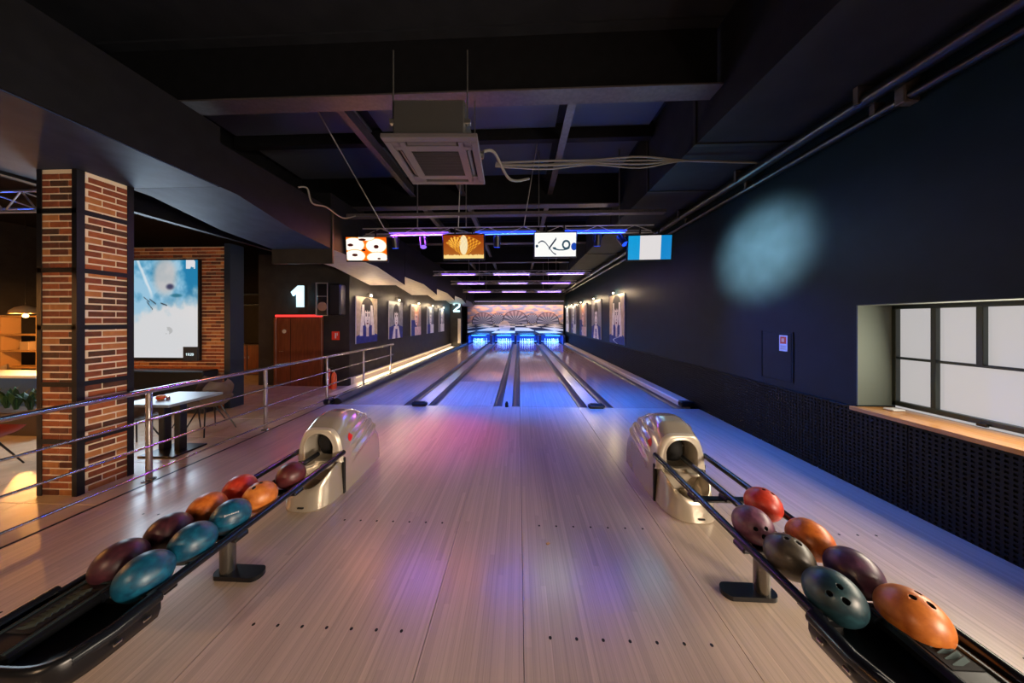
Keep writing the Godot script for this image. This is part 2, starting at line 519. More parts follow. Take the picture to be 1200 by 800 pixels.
func gutter(x: float, w: float, label: String) -> void:
	var P := []
	for z in [FOUL + 0.02, 23.2]:
		var row := []
		for k in 9:
			var a := PI * k / 8.0
			row.append(V(x - w / 2 * cos(a), -0.005 - 0.075 * sin(a), z))
		P.append(row)
	var mb := MB.new().sheet(P, -1.0)
	for z in [FOUL + 0.02, 23.2]:
		var nn := Vector3(0, 0, 1)
		for k in 8:
			var a := PI * k / 8.0
			var b := PI * (k + 1) / 8.0
			mb.quad(V(x - w / 2 * cos(a), -0.005 - 0.075 * sin(a), z), V(x - w / 2 * cos(b), -0.005 - 0.075 * sin(b), z), V(x - w / 2 * cos(b), -0.19, z), V(x - w / 2 * cos(a), -0.19, z), nn)
	tag(put("gutter", mb, M.gutter), label, "gutter", "lane gutters")

func window(called: String, label: String, wy0: float, wy1: float, wz0: float, wz1: float, mull: Array, top_mull: Array) -> void:
	var fx := 4.13
	var wi := struct(called, MB.new().span(fx + 0.05, fx + 0.06, wy0, wy1, wz0, wz1), M.frosted_pane, label)
	for e in [[wz1 - 0.02, wz1], [wz0, wz0 + 0.05]]: put("frame_post", MB.new().span(fx, fx + 0.08, wy0 + 0.04, wy1, e[0] - 0.02, e[1], 0.004), M.window_green, wi)
	put("frame_rail", MB.new().span(fx, fx + 0.08, wy1 - 0.05, wy1, wz0, wz1, 0.004), M.window_green, wi)
	put("frame_rail", MB.new().span(fx, fx + 0.08, wy0 + 0.04, wy0 + 0.09, wz0, wz1, 0.004), M.window_green, wi)
	put("frame_rail", MB.new().span(fx + 0.01, fx + 0.07, 1.42, 1.445, wz0, wz1, 0.003), M.window_green, wi)
	for z in mull: put("mullion", MB.new().span(fx + 0.005, fx + 0.075, wy0 + 0.07, wy1, z - 0.018, z + 0.018, 0.003), M.window_green, wi)
	for z in top_mull: put("mullion", MB.new().span(fx + 0.005, fx + 0.075, 1.44, wy1, z - 0.02, z + 0.02, 0.003), M.window_green, wi)
	put("latch", MB.new().span(fx - 0.03, fx, wy0 + 0.03, wy0 + 0.06, wz1 - 0.65, wz1 - 0.59, 0.005), M.black_plastic, wi)
	put("reveal", MB.new().span(XR - 0.002, fx, wy0 + 0.03, wy1 - 0.004, wz1 - 0.01, wz1 + 0.002), M.plaster_reveal, wi)
	put("reveal", MB.new().span(XR + 0.002, fx + 0.06, wy1 - 0.008, wy1 + 0.002, wz0, wz1), M.plaster_reveal, wi)
	put("reveal", MB.new().span(XR - 0.002, fx, wy0 + 0.03, wy1 - 0.004, wz0 - 0.002, wz0 + 0.01), M.plaster_reveal, wi)
	put("window_sill", MB.new().span(XR - 0.05, fx + 0.04, wy0 - 0.03, wy0 + 0.012, wz0 - 0.05, wz1 + 0.03, 0.004), M.sill_wood, wi)
	put("window_back", MB.new().span(fx + 0.07, fx + 0.3, 0.6, 2.3, wz0 - 0.2, wz1 + 0.2), M.plaster_reveal, wi)

func right_wall() -> void:
	var wz0 := 0.1
	var wz1 := 3.25
	var wy0 := 0.87
	var wy1 := 2.015
	var mb := MB.new()
	mb.span(XR, XR + 0.42, 0, DECK, wz1, 24.2)
	mb.span(XR, XR + 0.42, 0, DECK, -0.9, wz0)
	mb.span(XR, XR + 0.42, 0, DECK, -5.0, -4.4)
	mb.span(XR, XR + 0.42, 0, wy0, wz0, wz1).span(XR, XR + 0.42, 0, wy0, -4.4, -0.9)
	mb.span(XR, XR + 0.42, wy1, DECK, wz0, wz1).span(XR, XR + 0.42, wy1, DECK, -4.4, -0.9)
	struct("wall_right", mb, M.navy_wall, "navy painted wall along the right side of the lanes")
	# the window in view, and its twin behind the viewer
	window("window_1", "frosted window with dark green frame in the right wall", wy0, wy1, wz0, wz1, [2.94, 1.7], [2.66, 2.38, 1.2])
	window("window_2", "frosted window in the right wall behind the viewer", wy0, wy1, -4.4, -0.9, [-1.3, -2.6], [-1.6, -1.9, -3.2])
	tag(put("folded_cloth", MB.new().box(V(4.0, wy0 + 0.022, 3.12), Vector3(0.13, 0.02, 0.09), 0.008), M.white_paint), "small white folded cloth on the wooden window sill", "cloth")
	# perforated wainscot panels, each with real holes
	var pw := 0.805
	var ph := 0.865
	var nx := 20
	var ny := 21
	var cx := (pw - 0.012) / nx
	var cy := ph / ny
	var g := MB.new()
	var U := Vector3(-1, 0, 0)
	for i in nx:
		for j in ny:
			var z0 := i * cx
			var y0 := j * cy
			var a := [Vector3(0, y0, -z0), Vector3(0, y0, -z0 - cx), Vector3(0, y0 + cy, -z0 - cx), Vector3(0, y0 + cy, -z0)]
			var hx := cx * 0.26
			var hy := cy * 0.24
			var c := Vector3(0, y0 + cy / 2, -z0 - cx / 2)
			var b := [c + Vector3(0, -hy, hx), c + Vector3(0, -hy, -hx), c + Vector3(0, hy, -hx), c + Vector3(0, hy, hx)]
			for k in 4:
				var l := (k + 1) % 4
				g.quad(a[k], a[l], b[l], b[k], U)
				var nn: Vector3 = (c - (b[k] + b[l]) / 2).normalized()
				g.quad(b[k], b[l], b[l] + Vector3(0.014, 0, 0), b[k] + Vector3(0.014, 0, 0), nn)
	var gm := g.mesh()
	var root := thing("perforated_wainscot", "black perforated panels covering the foot of the navy wall", "wainscot")
	var backing := put("backing", MB.new().span(XR - 0.006, XR - 0.001, 0.0, ph, -0.4, 22.4), M.void_black, root)
	var z := -0.4
	while z < 22.0:
		put("panel", gm, M.panel_black, root, V(XR - 0.032, 0.0, z + 0.006))
		z += pw
	put("top_rail", MB.new().span(XR - 0.04, XR - 0.002, ph, ph + 0.018, 3.29, 22.4, 0.004), M.panel_black, root)
	# flush hatch and notice
	var h := thing("wall_hatch", "flush dark access hatch in the navy wall", "hatch")
	put("panel", MB.new().span(XR - 0.008, XR - 0.001, 0.98, 1.66, 3.99, 4.44, 0.002), M.navy_wall, h)
	for zz in [3.97, 4.46]: put("groove", MB.new().span(XR - 0.010, XR - 0.001, 0.98, 1.68, zz - 0.01, zz + 0.01), M.void_black, h)
	var s := thing("wall_notice", "small red and white notice on the navy wall left of the window", "notice")
	put("board", MB.new().span(XR - 0.016, XR - 0.009, 1.405, 1.63, 4.035, 4.155), M.white_paint, s)
	put("red_field", MB.new().span(XR - 0.0175, XR - 0.0155, 1.51, 1.61, 4.05, 4.14), mat("notice_red", c8(232, 76, 40), 0.5), s)
	put("figure", MB.new().span(XR - 0.0185, XR - 0.017, 1.535, 1.585, 4.08, 4.12), mat("notice_peach", c8(250, 190, 150), 0.5), s)
	for k in 3: put("text_line", MB.new().span(XR - 0.0175, XR - 0.0155, 1.43 + k * 0.022, 1.438 + k * 0.022, 4.055, 4.135), mat("notice_grey", c8(190, 140, 120), 0.6), s)

func left_side() -> void:
	# pale ledge at the foot of the portrait wall
	tag(put("skirting_ledge", MB.new().span(XL + 0.003, XL + 0.10, 0.0, 0.24, 7.65, 18.9, 0.01), M.ledge_cream), "pale ledge along the foot of the portrait wall", "ledge")
	tag(put("raised_platform", MB.new().span(XL + 0.103, EDGE - 0.16, 0.001, 0.05, 6.5, 18.9, 0.004), M.ledge_cream), "pale platform strip between portrait wall and railing", "platform")
	var ls := thing("ledge_light_strip", "warm light strip on the pale ledge below the portraits", "light strip")
	put("channel", MB.new().span(XL + 0.1, XL + 0.125, 0.19, 0.23, 7.7, 18.8), M.ledge_cream, ls)
	put("diffuser", MB.new().span(XL + 0.125, XL + 0.13, 0.195, 0.225, 7.7, 18.8), glow("strip_warm", Color(1.0, 0.9, 0.72), 1.2), ls)
	for k in 4: area("strip_light", V(XL + 0.15, 0.21, 9.1 + k * 2.78), Vector3(1, -0.25, 0), Vector2(2.7, 0.03), Color(1.0, 0.88, 0.68), 3.2, ls)
	var d := thing("brown_door", "brown wooden door under the red light strip", "door", V(-6.17, 0, 7.545))
	put("leaf", MB.new().box(Vector3(0.0, 0.95, 0.0), Vector3(1.26, 1.9, 0.05), 0.006), M.door_wood, d)
	for x in [-0.66, 0.66]: put("jamb", MB.new().box(Vector3(x, 0.96, 0.01), Vector3(0.07, 1.92, 0.08), 0.008), M.door_wood, d)
	put("seam", MB.new().box(Vector3(-0.22, 0.95, 0.027), Vector3(0.012, 1.88, 0.004)), M.void_black, d)
	var r := put("round_plate", MB.new().lathe([Vector2(0.055, 0), Vector2(0.055, 0.01), Vector2(0, 0.01)], 20, Vector3.ZERO, Basis(Vector3.RIGHT, PI / 2)), M.ledge_cream, d, Vector3(-0.40, 1.53, 0.026))
	put("handle", MB.new().tube([Vector3(-0.5, 0.98, 0.03), Vector3(-0.5, 0.98, 0.07), Vector3(-0.38, 0.98, 0.07)], 0.012, 8), M.chrome, d)
	var rs := thing("red_light_strip", "glowing red light strip above the brown door", "light strip", V(-6.17, 1.965, 7.54))
	put("tube", MB.new().box(Vector3.ZERO, Vector3(1.36, 0.06, 0.03), 0.008), M.red_strip, rs)
	put("channel", MB.new().box(Vector3(0, 0.0, -0.03), Vector3(1.38, 0.09, 0.03), 0.005), M.black_plastic, rs)
	area("red_strip_light", V(-6.17, 1.965, 7.51), Vector3(0, -0.3, 1), Vector2(1.3, 0.05), Color(1, 0.2, 0.15), 0.25, rs)
	# numeral one
	var one := thing("lit_numeral_one", "glowing white numeral one above the brown door", "sign", V(-6.37, 2.21, 7.54))
	var poly := PackedVector2Array([Vector2(0.16, 0), Vector2(0.36, 0), Vector2(0.36, 0.6), Vector2(0.2, 0.6), Vector2(0.0, 0.42), Vector2(0.06, 0.31), Vector2(0.16, 0.39)])
	put("numeral", MB.new().prism(poly, 0.04), M.digit_white, one)
	put("backplate", MB.new().prism(PackedVector2Array([Vector2(0.15, -0.01), Vector2(0.37, -0.01), Vector2(0.37, 0.61), Vector2(0.19, 0.61), Vector2(-0.015, 0.42), Vector2(0.05, 0.3), Vector2(0.15, 0.37)]), 0.01, Vector3(0, 0, -0.02)), M.black_plastic, one)
	omni("numeral_light", V(-6.2, 2.5, 7.42), Color(0.55, 0.85, 1.0), 0.12, 0.1, one)
	# loudspeaker on the wall, seen with its two grilles
	var sp := thing("wall_loudspeaker", "black loudspeaker on the wall right of the numeral one", "loudspeaker", V(-4.98, 2.4, 7.36))
	sp.rotation.y = 0.1
	put("cabinet", MB.new().box(Vector3(0.05, 0, 0), Vector3(0.3, 0.84, 0.3), 0.03), M.black_plastic, sp)
	put("front_frame", MB.new().box(Vector3(-0.13, 0, 0.16), Vector3(0.02, 0.86, 0.02)).box(Vector3(-0.42, 0, 0.16), Vector3(0.02, 0.86, 0.02)).box(Vector3(-0.275, 0.43, 0.16), Vector3(0.31, 0.02, 0.02)).box(Vector3(-0.275, -0.43, 0.16), Vector3(0.31, 0.02, 0.02)).box(Vector3(-0.275, 0.08, 0.16), Vector3(0.31, 0.015, 0.02)), M.truss_metal, sp)
	put("baffle", MB.new().box(Vector3(-0.275, 0, 0.08), Vector3(0.28, 0.84, 0.12), 0.01), M.black_plastic, sp)
	put("cone", MB.new().lathe([Vector2(0.12, 0), Vector2(0.12, 0.012), Vector2(0.03, 0.03), Vector2(0, 0.035)], 20, Vector3.ZERO, Basis(Vector3.RIGHT, PI / 2)), mat("cone_tan", c8(150, 118, 92), 0.6), sp, Vector3(-0.27, -0.19, 0.142))
	put("grille", MB.new().box(Vector3(0.05, 0, 0.155), Vector3(0.25, 0.78, 0.012), 0.004), M.black_rubber, sp)
	put("bracket", MB.new().box(Vector3(0.0, 0, -0.15), Vector3(0.1, 0.2, 0.1), 0.01), M.black_plastic, sp)
	# sign and extinguisher
	var es := thing("extinguisher_sign", "small red sign with a white symbol right of the brown door", "sign", V(-5.14, 1.41, 7.59))
	put("plate", MB.new().box(Vector3.ZERO, Vector3(0.22, 0.24, 0.01)), mat("sign_red", c8(226, 60, 34), 0.5), es)
	put("symbol", MB.new().box(Vector3(0, 0, 0.007), Vector3(0.04, 0.15, 0.004)).box(Vector3(0.05, 0.04, 0.007), Vector3(0.02, 0.08, 0.004)), M.white_paint, es)
	for k in 2:
		var x := -5.13 + k * 0.16
		var ex := thing("fire_extinguisher", ["red fire extinguisher standing below the red sign", "smaller orange fire extinguisher at the corner of the portrait wall"][k], "extinguisher", V(x, 0.0, 7.32 - k * 0.05), "fire extinguishers")
		var rr := 0.085 - k * 0.02
		var hh := 0.40 - k * 0.06
		put("cylinder", MB.new().lathe([Vector2(0, 0), Vector2(rr * 0.9, 0), Vector2(rr, 0.02), Vector2(rr, hh), Vector2(rr * 0.8, hh + 0.06), Vector2(0.025, hh + 0.09), Vector2(0.025, hh + 0.11), Vector2(0, hh + 0.11)], 18), M.extinguisher_red if k == 0 else mat("extinguisher_orange", c8(230, 96, 50), 0.35), ex)
		put("valve", MB.new().box(Vector3(0, hh + 0.125, 0), Vector3(0.04, 0.04, 0.04), 0.008), M.chrome, ex)
		put("lever", MB.new().box(Vector3(0.03, hh + 0.16, 0), Vector3(0.12, 0.015, 0.025), 0.004), M.black_plastic, ex)
		put("hose", MB.new().tube([Vector3(0, hh + 0.12, 0.02), Vector3(-rr * 0.9, hh + 0.1, 0.03), Vector3(-rr - 0.02, hh * 0.6, 0.03), Vector3(-rr - 0.015, 0.12, 0.03)], 0.01, 8), M.black_rubber, ex)
	# stub wall with numeral two
	var w2 := MB.new().span(XL, -3.98, 0.0, 2.95, 19.0, 19.2)
	struct("wall_stub", w2, M.charcoal_wall, "short dark wall with the lit numeral two by the pin machines")
	var two := thing("lit_numeral_two", "glowing white numeral two on the far short wall", "sign", V(-4.28, 2.42, 18.94))
	var np := []
	for k in 13:
		var an := PI * (0.95 - 1.2 * k / 12.0)
		np.append(Vector2(0.2 * cos(an), 0.36 + 0.19 * sin(an)))
	np.append_array([Vector2(-0.02, 0.12), Vector2(-0.2, -0.05)])
	var nb := MB.new()
	for k in np.size() - 1:
		var d2: Vector2 = (np[k + 1] - np[k])
		nb.box(Vector3((np[k].x + np[k + 1].x) / 2, (np[k].y + np[k + 1].y) / 2, 0), Vector3(d2.length() + 0.05, 0.12, 0.04), 0.0, Basis(Vector3.BACK, d2.angle()))
	nb.box(Vector3(0.0, -0.06, 0), Vector3(0.46, 0.12, 0.04))
	put("numeral", nb, M.digit_white, two, Vector3(0, 0.1, 0))
	omni("numeral_light", V(-4.28, 2.65, 18.8), Color(0.6, 0.9, 1.0), 0.25, 0.1, two)
	tag(put("grey_panel", MB.new().span(-4.2, -3.99, 0.25, 1.95, 18.93, 18.98, 0.005), M.ledge_cream), "pale narrow panel under the lit numeral two", "panel")
	# stepped soffits along the portrait wall
	for k in 5:
		var za: float = [5.2, 8.7, 12.15, 15.6, 19.22][k]
		var zb: float = [8.68, 12.13, 15.58, 18.98, 22.4][k]
		var zm := za + 1.75
		var o := thing("sloped_soffit", ["pale stepped soffit over the railing end, nearest of the row", "second pale stepped soffit above the portrait wall", "third pale stepped soffit above the portrait wall", "fourth pale stepped soffit above the portrait wall", "farthest stepped soffit above the portrait wall"][k], "soffit", Vector3.ZERO, "stepped soffits above the portraits")
		var xa := XL + 0.003
		var xb := -3.62
		var b := MB.new()
		b.quad(V(xa, 3.22, za), V(xb, 3.22, za), V(xb, 3.21, zm), V(xa, 3.21, zm), Vector3.DOWN)
		b.quad(V(xa, 3.21, zm), V(xb, 3.21, zm), V(xb, 2.96, zb), V(xa, 2.96, zb), Vector3(0, -1, 0.07).normalized())
		put("underside", b, M.soffit_paint, o)
		var sd := MB.new()
		for x in [xa, xb]:
			var nn := Vector3(1 if x == xb else -1, 0, 0)
			sd.quad(V(x, 3.22, za), V(x, 3.21, zm), V(x, 4.3, zm), V(x, 4.3, za), nn)
			sd.quad(V(x, 3.21, zm), V(x, 2.96, zb), V(x, 4.3, zb), V(x, 4.3, zm), nn)
		sd.quad(V(xa, 3.22, za), V(xb, 3.22, za), V(xb, 4.3, za), V(xa, 4.3, za), Vector3(0, 0, 1))
		sd.quad(V(xa, 2.96, zb), V(xb, 2.96, zb), V(xb, 4.3, zb), V(xa, 4.3, zb), Vector3(0, 0, -1))
		sd.quad(V(xa, 4.3, za), V(xb, 4.3, za), V(xb, 4.3, zb), V(xa, 4.3, zb), Vector3.UP)
		put("body", sd, M.black_paint, o)

func ceiling_works() -> void:
	# big downstand beam on the left with its pale underside
	var bm := thing("beam_downstand", "wide downstand beam over the railing with a pale underside", "beam")
	put("body", MB.new().span(-5.5, -3.55, 3.44, 4.14, -5.0, 3.16), M.black_paint, bm)
	put("underside", MB.new().span(-5.48, -3.57, 3.43, 3.442, -5.0, 3.155), M.ceiling_board, bm)
	# lower stretch: the underside folds down twice before the end
	var bp := [[3.16, 3.43], [3.36, 3.43], [4.2, 3.265], [5.12, 3.20]]
	var ub := MB.new()
	var sb := MB.new()
	for i in 3:
		var p = bp[i]
		var q = bp[i + 1]
		ub.quad(V(-4.7, p[1], p[0]), V(-3.55, p[1], p[0]), V(-3.55, q[1], q[0]), V(-4.7, q[1], q[0]), Vector3(0, -1, 0.1).normalized())
		for x in [-4.7, -3.55]: sb.quad(V(x, p[1], p[0]), V(x, q[1], q[0]), V(x, 3.95, q[0]), V(x, 3.95, p[0]), Vector3(signf(x + 4), 0, 0))
	sb.quad(V(-4.7, 3.95, 3.16), V(-3.55, 3.95, 3.16), V(-3.55, 3.95, 5.12), V(-4.7, 3.95, 5.12), Vector3.UP)
	put("underside", ub, M.ceiling_board, bm)
	put("body", sb, M.black_paint, bm)
	put("end_face", MB.new().span(-4.72, -3.53, 2.92, 3.95, 5.12, 5.16), M.charcoal_wall, bm)
	# cross beams (I sections)
	var k := 0
	for z in [0.2, 3.45, 6.75, 10.0, 13.3, 16.6, 19.9]:
		var o := thing("steel_cross_beam", ["dark steel cross beam over the camera", "dark steel cross beam directly above the air conditioner", "dark steel cross beam above the screens", "fourth steel cross beam, over the lanes", "fifth steel cross beam, over the lanes", "sixth steel cross beam, over the lanes", "farthest steel cross beam above the pin end"][k], "beam", Vector3.ZERO, "steel cross beams")
		var yb := 4.6
		put("bottom_flange", MB.new().span(-5.4, 2.39, yb, yb + 0.02, z - 0.12, z + 0.12), M.steel_dark, o)
		put("top_flange", MB.new().span(-5.4, 2.39, DECK - 0.03, DECK - 0.002, z - 0.12, z + 0.12), M.deck, o)
		put("web", MB.new().span(-5.4, 2.39, yb + 0.02, DECK - 0.03, z - 0.008, z + 0.008), M.black_paint, o)
		k += 1
	# secondary beams and lengthwise purlins
	k = 0
	for z in [1.9, 5.1, 8.4, 11.6]:
		tag(put("roof_joist", MB.new().span(-5.4, 2.39, 5.12, DECK, z - 0.06, z + 0.06), M.black_paint), ["black roof joist nearest the camera", "black roof joist between the air conditioner and the screens", "black roof joist beyond the screens", "farthest black roof joist"][k], "joist", "black roof joists")
		k += 1
	k = 0
	for x in [-2.6, -1.35, 0.75]:
		var o := thing("roof_purlin", ["steel purlin under the deck, leftmost of three", "steel purlin behind the air conditioner", "steel purlin right of the air conditioner"][k], "purlin", Vector3.ZERO, "steel roof purlins")
		put("web", MB.new().span(x - 0.01, x + 0.01, 4.9, 5.12, 3.6, 23.5), M.steel_dark, o)
		put("flange", MB.new().span(x - 0.06, x + 0.06, 4.88, 4.9, 3.6, 23.5), M.steel_dark, o)
		k += 1
	# lighter deck panels between the joists
	var dp := thing("deck_panels", "row of grey deck sheets between the roof beams", "deck sheets")
	for a in [[-5.3, -2.7, 3.62, 5.0], [-2.5, -1.5, 3.62, 5.0], [-1.2, 0.65, 3.62, 5.0], [0.85, 2.3, 3.62, 5.0], [-5.3, -2.7, 5.2, 6.6], [-2.5, -1.5, 5.2, 6.6], [-1.2, 0.65, 5.2, 6.6], [0.85, 2.3, 5.2, 6.6]]:
		put("sheet", MB.new().span(a[0], a[1], 5.3, 5.33, a[2], a[3]), mat("deck_sheet", c8(62, 70, 84), 0.6), dp)
	# right-hand soffit duct
	var du := thing("soffit_duct", "long dark boxed duct under the ceiling along the navy wall", "duct")
	var zz := -5.0
	for e in [1.0, 3.9, 5.3, 7.4, 10.2, 13.6, 17.0, 20.4, 22.6]:
		put("section", MB.new().span(2.42, XR - 0.02, 4.25, DECK - 0.005, zz + 0.01, e - 0.01), M.deck, du)
		put("seam_strap", MB.new().span(2.40, XR - 0.02, 4.235, DECK - 0.005, e - 0.03, e + 0.03), M.black_rubber, du)
		zz = e
	for p in [[3.55, 4.1, 0.07], [3.68, 3.96, 0.045]]:
		var pi := thing("ceiling_pipe", "thick dark pipe under the duct by the navy wall" if p[2] > 0.05 else "thin dark pipe under the duct by the navy wall", "pipe", Vector3.ZERO, "pipes along the navy wall")
		put("run", MB.new().tube([V(p[0], p[1], -5.0), V(p[0], p[1], 23.0)], p[2], 12), M.black_plastic, pi)
		for q in [1.5, 3.0, 4.6, 6.2, 8.0, 10.0]:
			put("clip", MB.new().box(V(p[0], p[1] + 0.05, q), Vector3(p[2] * 2.4, p[2] * 2.6, 0.04)), M.steel_dark, pi)
	tag(put("wall_bracket", MB.new().span(3.62, XR - 0.005, 3.9, 4.22, 2.75, 2.83, 0.01), M.steel_dark), "small steel bracket high on the navy wall", "bracket")
	# air conditioner
	var ac := thing("air_conditioner", "hanging ceiling cassette air conditioner with white grille panel", "air conditioner", V(-0.9, 3.63, 3.15))
	ac.rotation.y = 0.04
	put("casing", MB.new().box(Vector3(-0.03, 0.25, 0), Vector3(0.74, 0.42, 0.74), 0.02), M.galvanised, ac)
	var pn := MB.new()
	var S := 0.475
	for q in [[[-S, S], [-S, -0.40]], [[-S, S], [0.40, S]]]:
		pn.span(q[0][0], q[0][1], -0.0, 0.045, q[1][0], q[1][1], 0.006)
	pn.span(-S, -0.40, 0.0, 0.045, -0.40, 0.40, 0.006).span(0.40, S, 0.0, 0.045, -0.40, 0.40, 0.006)
	for sg in [-1.0, 1.0]:
		pn.span(-0.40, -0.32, 0.0, 0.045, sg * 0.32, sg * 0.40).span(0.32, 0.40, 0.0, 0.045, sg * 0.32, sg * 0.40)
		pn.span(sg * 0.25, sg * 0.335, 0.0, 0.045, -0.335, 0.335).span(-0.25, 0.25, 0.0, 0.045, sg * 0.25, sg * 0.335)
		pn.span(sg * 0.335, sg * 0.4, 0.0, 0.045, 0.27, 0.335).span(sg * 0.335, sg * 0.4, 0.0, 0.045, -0.335, -0.27)
		pn.span(0.27, 0.335, 0.0, 0.045, sg * 0.335, sg * 0.4).span(-0.335, -0.27, 0.0, 0.045, sg * 0.335, sg * 0.4)
	put("panel", pn, M.ac_white, ac)
	put("slot_back", MB.new().span(-0.42, 0.42, 0.03, 0.05, -0.42, 0.42), M.void_black, ac)
	for sg in [-1.0, 1.0]:
		put("louvre", MB.new().box(Vector3(sg * 0.362, 0.012, 0), Vector3(0.035, 0.004, 0.5), 0.0, Basis(Vector3.BACK, sg * 0.5)), M.ac_white, ac)
		put("louvre", MB.new().box(Vector3(0, 0.012, sg * 0.362), Vector3(0.5, 0.004, 0.035), 0.0, Basis(Vector3.RIGHT, -sg * 0.5)), M.ac_white, ac)
	var gr := put("intake_grille", MB.new().span(-0.25, 0.25, 0.012, 0.03, -0.25, 0.25), M.ac_dark, ac)
	for q in 20: put("slat", MB.new().box(Vector3(0, 0.006, -0.24 + q * 0.0253), Vector3(0.5, 0.008, 0.008)), M.ac_dark, gr)
	for sx in [-0.40, 0.36]:
		for sz in [-0.3, 0.34]:
			put("hanger_rod", MB.new().tube([Vector3(sx, 0.2, sz), Vector3(sx, 0.98, sz)], 0.008, 6), M.galvanised, ac)
			put("hanger_lug", MB.new().box(Vector3(sx, 0.24, sz), Vector3(0.07, 0.05, 0.05), 0.006), M.galvanised, ac)
	put("pipe_joint", MB.new().tube([Vector3(0.34, 0.25, -0.2), Vector3(0.48, 0.22, -0.2)], 0.04, 10), M.galvanised, ac)
	tag(put("condensate_hose", MB.new().tube(curve([V(-0.42, 3.86, 3.3), V(-0.3, 3.9, 3.4), V(-0.12, 3.75, 3.75), V(0.15, 3.98, 4.2)], 8), 0.018, 8), M.cable), "grey drain hose curling from the air conditioner", "hose")
	# bundle of cables sagging across
	for q in 4:
		var y := 4.12 + q * 0.035
		tag(put("ceiling_cable", MB.new().tube(curve([V(-0.35, y, 4.1 + q * 0.03), V(0.4, y + 0.02 * (q % 2), 4.2), V(1.1, y + 0.05, 4.2 + q * 0.02), V(1.8, y - 0.01 + 0.02 * q, 4.2), V(2.5, 4.2, 4.2), V(3.6, 4.17, 4.25)], 6), 0.011 + 0.003 * (q % 2), 6), M.cable), ["lowest", "second lowest", "second highest", "highest"][q] + " grey cable in the bundle right of the air conditioner", "cable", "cable bundle under the ceiling")
	# hanging rods and wires above the trusses
	var wires := [[[-2.11, 3.75, 5.7], [-2.11, 5.39, 5.7]], [[0.41, 3.75, 5.7], [0.41, 5.39, 5.7]], [[-1.09, 3.75, 5.7], [-1.09, 5.39, 5.7]], [[2.03, 3.75, 5.7], [2.03, 5.39, 5.7]], [[-2.8, 3.75, 5.68], [-3.3, 5.29, 4.4]], [[-1.25, 3.75, 5.68], [-1.1, 5.29, 5.3]], [[0.1, 3.75, 5.68], [0.36, 5.29, 5.3]]]
	for i in wires.size():
		tag(put("hanging_rod", MB.new().tube([V(wires[i][0][0], wires[i][0][1], wires[i][0][2]), V(wires[i][1][0], wires[i][1][1], wires[i][1][2])], 0.012, 6), M.galvanised), "thin steel rod above the screen truss, " + ["upright left of the fireworks screen", "upright left of the brush stroke screen", "upright over the fireworks screen", "upright left of the blue banded screen", "slanting towards the downstand beam", "slanting behind the air conditioner", "slanting right of the air conditioner"][i], "rod", "rods holding the trusses")
	for i in 3:
		for x in [-1.9, 1.4]:
			var zt: float = [10.49, 13.25, 16.1][i]
			tag(put("hanging_rod", MB.new().tube([V(x, [3.708, 3.726, 3.616][i] - 0.01, zt), V(x, 5.39, zt)], 0.01, 6), M.galvanised), "thin steel rod holding the %s end of the %s truss" % ["left" if x < 0 else "right", ["second", "third", "farthest"][i]], "rod", "rods holding the trusses")
	tag(put("cable_tray", MB.new().span(-3.55, 2.9, 3.97, 3.99, 5.58, 5.7).span(-3.55, 2.9, 3.97, 4.03, 5.57, 5.58).span(-3.55, 2.9, 3.97, 4.03, 5.7, 5.71), M.steel_dark), "dark cable tray running above the screen truss", "cable tray")
	tag(put("loose_wire", MB.new().tube(curve([V(-3.53, 3.97, 4.3), V(-3.46, 4.0, 4.4), V(-3.45, 3.8, 4.5), V(-3.5, 3.9, 4.9), V(-3.45, 3.85, 5.3), V(-3.35, 4.0, 5.6)], 8), 0.014, 6), M.cable), "loose pale wire dangling from the end of the downstand beam", "wire")

func curve(pts: Array, sub: int) -> Array:
	var out := []
	for i in pts.size() - 1:
		var p0: Vector3 = pts[maxi(i - 1, 0)]
		var p3: Vector3 = pts[mini(i + 2, pts.size() - 1)]
		for s in sub:
			out.append(pts[i].cubic_interpolate(pts[i + 1], p0, p3, float(s) / sub))
	out.append(pts[-1])
	return out

# ------------------------------------------------------------------ far end
func image_mat(key: String, im: Image, emit := 0.0, rough := 0.4) -> StandardMaterial3D:
	im.generate_mipmaps()
	var t := ImageTexture.create_from_image(im)
	var m := mat(key, Color.WHITE, rough)
	m.albedo_texture = t
	m.texture_repeat = false
	if emit > 0.0:
		m.albedo_color = Color(0.05, 0.05, 0.05)
		m.emission_enabled = true
		m.emission_texture = t
		m.emission_operator = BaseMaterial3D.EMISSION_OP_MULTIPLY
		m.emission = Color.WHITE
		m.emission_energy_multiplier = emit
	return m

func ell(x: float, y: float, cx: float, cy: float, rx: float, ry: float) -> float:
	return Vector2((x - cx) / rx, (y - cy) / ry).length()

